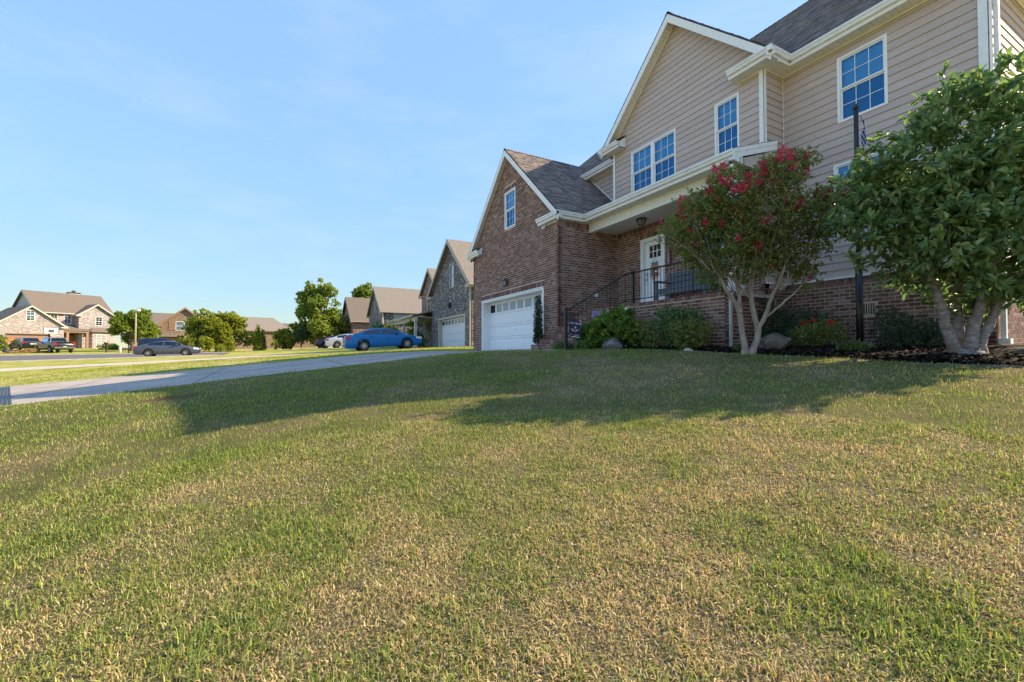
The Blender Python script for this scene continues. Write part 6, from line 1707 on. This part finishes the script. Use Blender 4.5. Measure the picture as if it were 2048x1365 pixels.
    for sx in sp['seams']:
        for s in (1,-1):
            yh = float(np.interp(sx, X, hw))
            zt_ = bz(sx)
            m.prism([(sx-.004,s*(yh*1.002),.45),(sx+.004,s*(yh*1.002),.45),(sx+.004,s*(yh*.967+.002),zt_-.10),(sx-.004,s*(yh*.967+.002),zt_-.10)],(0,-s*.01,0))
    m.build('door_seam', MATS['bumper_black'], t, local=True)
    return t
SEDAN = dict(L=4.84, W=1.83, clear=.21, wheel=.335, axles=(-1.36,1.40), deck=[(-2.42,.86),(-2.36,1.00),(-2.2,1.06),(-1.5,1.06),(0,1.00),(1.0,.98),(1.7,.90),(2.2,.79),(2.42,.60)],
  cabin=[(-1.98,1.05),(-1.55,1.18),(-1.05,1.36),(-.5,1.435),(0,1.445),(.4,1.40),(.85,1.22),(1.32,.99)], roof_in=.42,
  side_glass=[(-1.30,-.30,.10,.86),(-.20,.86,.08,.86)], windscreen=(.48,1.25), rear_glass=(-1.85,-1.08), tail=(.76,.99,.30), head=(.60,.76), mirror=.78, handles=(-.85,.22), seams=(-1.12,-.25,.92), spokes=12)
car('blue_sedan', 'bright blue sedan parked on the neighbour driveway', (-29.6,6.16), rad(90), mat('paint_blue',(0.001,0.15,0.42),.32,.02,2,metal=.0,coat=.25,spec=.35), dict(SEDAN), pitch=-math.atan(.062))
car('silver_sedan', 'silver sedan mostly hidden behind the blue sedan', (-49.3,6.75), rad(90), paint('paint_silver',(0.55,0.56,0.58),.5), dict(SEDAN, spokes=8), pitch=-math.atan(.05))
car('dark_sedan', 'dark navy sedan left of the silver one', (-55.6,6.2), rad(90), paint('paint_navy',(0.016,0.019,0.035)), dict(SEDAN, spokes=8), pitch=-math.atan(.05))
GREY = dict(SEDAN, L=4.87, deck=[(-2.43,.84),(-2.36,.98),(-2.1,1.04),(-1.6,1.05),(0,1.0),(1.0,.98),(1.7,.92),(2.2,.80),(2.43,.60)],
  cabin=[(-2.1,1.03),(-1.5,1.22),(-1.0,1.37),(-.4,1.46),(.1,1.47),(.5,1.42),(1.0,1.22),(1.55,.95)], windscreen=(.6,1.45), rear_glass=(-1.95,-1.05), side_glass=[(-1.35,-.28,.12,.86),(-.18,1.02,.10,.86)], spokes=9)
car('grey_sedan', 'grey four-door sedan parked along the street', (-51.7,-9.15), rad(90), paint('paint_grey',(0.10,0.105,0.125),.5), GREY, pitch=-math.atan(.02))
SUV = dict(L=4.95, W=1.98, clear=.27, wheel=.38, axles=(-1.45,1.5), deck=[(-2.47,.95),(-2.44,1.10),(-1.5,1.12),(1.0,1.12),(1.9,1.06),(2.3,.98),(2.47,.75)],
  cabin=[(-2.46,1.10),(-2.40,1.40),(-2.22,1.70),(-1.6,1.76),(0,1.78),(.45,1.74),(1.0,1.42),(1.4,1.11)], roof_in=.28, side_glass=[(-2.0,-1.25,.10,.85),(-1.18,-.15,.08,.85),(-.08,.92,.08,.85)],
  windscreen=(.55,1.33), rear_glass=(-2.44,-2.25), tail=(.95,1.30,.14), head=(.80,1.0), mirror=.85, handles=(-1.0,.2), seams=(-1.2,-.12,1.0), spokes=6, taper=.08, plate=.85)
HW = math.atan2(-.577,-.817)
car('black_suv', 'black sport utility vehicle in front of the orange-brown garage door', (-84.0,-30.6), HW, paint('paint_black',(0.014,0.015,0.018)), SUV, cat='suv')
PICK = dict(SUV, L=5.85, W=2.02, clear=.34, wheel=.40, axles=(-1.75,1.95), deck=[(-2.92,.95),(-2.90,1.26),(-.8,1.27),(1.2,1.22),(2.4,1.15),(2.8,1.05),(2.92,.8)],
  cabin=[(-1.02,1.25),(-.95,1.55),(-.82,1.80),(-.2,1.87),(.4,1.87),(.75,1.83),(1.2,1.52),(1.6,1.21)], side_glass=[(-.72,-.02,.08,.85),(.05,1.12,.08,.85)], windscreen=(.85,1.53), rear_glass=(-1.0,-.84), tail=(.85,1.24,.14), head=(.85,1.05), mirror=1.05, handles=(-.45,.3), seams=(-.8,.02,1.25), taper=.06, plate=.62)
pk = car('pickup_truck', 'charcoal pickup truck with silver bed rails beside the brush pile', (-73.6,-24.2), HW, paint('paint_charcoal',(0.022,0.025,0.030)), PICK, cat='pickup truck')
bxl('bed_floor', pk, 'bumper_black', (-2.85,-1.1,-.78,.78,1.275,1.285)); bxl('bed_rail', pk, 'chrome', (-2.88,-1.05,-.93,-.86,1.275,1.31),(-2.88,-1.05,.86,.93,1.275,1.31),(-2.90,-2.84,-.85,.85,1.275,1.31))
pr('roll_hoop', pk, 'chrome', *[([(-1.08,s*.80,1.27),(-1.16,s*.80,1.27),(-1.10,s*.66,1.80),(-1.04,s*.66,1.80)],(0,-s*.06,0)) for s in (1,-1)], ([(-1.10,-.66,1.76),(-1.04,-.66,1.76),(-1.04,-.66,1.82),(-1.10,-.66,1.82)],(0,1.32,0)))
bxl('rear_bumper', pk, 'chrome', (-3.05,-2.915,-.90,.90,.52,.70))
car('teal_suv', 'dark teal vehicle showing over the roof of the grey sedan', (-70.5,-13.0), rad(95), paint('paint_teal',(0.02,0.05,0.07)), SUV, cat='suv')

# ------------------------------------------------------------------ street furniture
lx, ly = -66.8, -15.0; lz = G(lx, ly)
lp = thing('street_lamp', (lx,ly,lz), 'pale slim street lamp post beside the round green tree', 'street lamp')
MB().tube([(lx,ly,lz-.1),(lx,ly,lz+4.7),(lx+.05,ly+.12,lz+4.95)], [.10,.065,.05], 10).build('post', MATS['trim_cream'], lp, smooth=True)
m = MB(); m.lathe([(0,.20),(.16,.16),(.24,.04),(.24,-.02),(.18,-.10),(0,-.12)], (lx+.08,ly+.25,lz+5.02), 12); m.build('lamp_head', MATS['garage_white_far'], lp, smooth=True)
hx, hy = -76.2, -25.6; hz = G(hx, hy)
bhp = thing('basketball_hoop', (hx,hy,hz), 'portable basketball hoop with white backboard beside the pickup', 'basketball hoop', rz=wz)
bxl('pole', bhp, 'black_metal', (-.06,.06,-.06,.06,0,2.6)); bxl('base', bhp, 'bumper_black', (-.4,.4,-.3,.7,0,.2), bevel=.06)
bxl('arm', bhp, 'black_metal', (-.05,.05,-.6,.0,2.5,2.6)); bxl('backboard', bhp, 'garage_white_far', (-.65,.65,-.66,-.62,2.35,3.1))
bxl('board_frame', bhp, 'black_metal', (-.69,.69,-.68,-.661,3.1,3.15),(-.69,.69,-.68,-.661,2.30,2.35),(-.69,-.65,-.68,-.661,2.351,3.099),(.65,.69,-.68,-.661,2.351,3.099))
bxl('target_square', bhp, 'sign_blue', (-.26,.26,-.668,-.6605,2.52,2.85))
m = MB(); m.tube([(.0+.23*math.cos(a),-.92+.23*math.sin(a),2.45) for a in np.linspace(0,6.283,17)], .014, 5); m.build('rim', mat('rim_orange',(0.6,0.12,0.03),.5), bhp, local=True)
m = MB()
for k in range(12):
    a = 2*math.pi*k/12
    for s in (-1,1): m.tube([(.23*math.cos(a),-.92+.23*math.sin(a),2.45),(.17*math.cos(a+s*.4),-.92+.17*math.sin(a+s*.4),2.22),(.13*math.cos(a),-.92+.13*math.sin(a),2.02)], .008, 3)
m.build('net', MATS['garage_white_far'], bhp, local=True)
# brush pile and bags at the kerb
bx_, by_ = -71.5, -25.6; bz_ = G(bx_, by_)
bp_ = thing('brush_pile', (bx_,by_,bz_), 'heap of cut brown branches lying at the kerb behind the pickup', 'brush pile')
m = MB()
for k in range(170):
    a = random.uniform(0,3.14); l_ = random.uniform(.4,1.3); u_ = random.gauss(0,.9); v_ = random.gauss(0,.35); h_ = max(.02, random.uniform(.05,.55)*(1-min(1,abs(u_)/2.0)))
    c = Vector((bx_+WE.x*u_+v_*.8, by_+WE.y*u_+v_*.5, bz_+h_)); d = Vector((math.cos(a),math.sin(a),random.uniform(-.25,.25)))*l_/2
    m.tube([c-d, c+Vector((0,0,.03)), c+d], [.02,.016,.006], 4)
m.build('branches', mat('dry_branch',(0.30,0.15,0.07),.85,.3,6,rand='island',cols=[(0,(0.16,0.08,0.04)),(1,(0.42,0.23,0.11))]), bp_, kind='stuff')
for k, (x, y, s, lab) in enumerate(((-73.6,-28.3,.42,'dark rubbish bag left of the brush pile'),(-73.1,-27.7,.34,'smaller dark rubbish bag touching the brush pile'))):
    o = boulder('rubbish_bag', lab, (x,y,s*.6), (s,s*.9,s*.8), 'bumper_black', 30+k); o['category'] = 'rubbish bag'
def mailbox(x, y, label, col='black_metal'):
    z = G(x,y); t = thing('mailbox', (x,y,z), label, 'mailbox')
    MB().box(x-.05,x+.05,y-.05,y+.05,z-.1,z+1.05).build('post', MATS[col], t); m = MB(); m.box(x-.25,x+.25,y-.09,y+.09,z+1.05,z+1.16); m.tube([(x-.25,y,z+1.16),(x+.25,y,z+1.16)], .09, 12); m.build('box', MATS[col], t); MB().box(x-.1,x-.06,y+.092,y+.11,z+1.08,z+1.3).build('signal_flag', MATS['lamp_red'], t)
mailbox(-70.5,-18.6, 'black mailbox on a post in front of the pale brick house')
mailbox(-63.8,-14.9, 'black mailbox beside the two short white marker posts behind the grey sedan')
mailbox(-63.5,-1.9, 'black mailbox on the grass right of the narrow evergreen')
for k, (x, y, lab) in enumerate(((-65.3,-16.0,'left short white utility marker post by the street lamp'),(-64.6,-14.6,'right short white utility marker post by the street lamp'))):
    z = G(x,y); t = thing('marker_post', (x,y,z), lab, 'post'); MB().tube([(x,y,z-.05),(x,y,z+.62)], .10, 10).build('post', MATS['garage_white_far'], t, smooth=True); MB().lathe([(0,.1),(.09,.06),(.11,0)], (x,y,z+.62), 10).build('cap', MATS['garage_white_far'], t, smooth=True)
sh_ = thing('garden_shed', (-84.5,-17.5,.2), 'small white shed partly hidden under the round green tree', 'shed', rz=rad(100))
bxl('wall', sh_, 'garage_white_far', (-1.5,1.8,0,2.4,-.4,1.9)); pr('roof', sh_, 'shingle_far_dark', ([(-1.7,-.2,1.9),(2.0,-.2,1.9),(2.0,1.2,2.6),(-1.7,1.2,2.6)],(0,0,.06)), ([(-1.7,2.6,1.9),(2.0,2.6,1.9),(2.0,1.2,2.6),(-1.7,1.2,2.6)],(0,0,.06)))
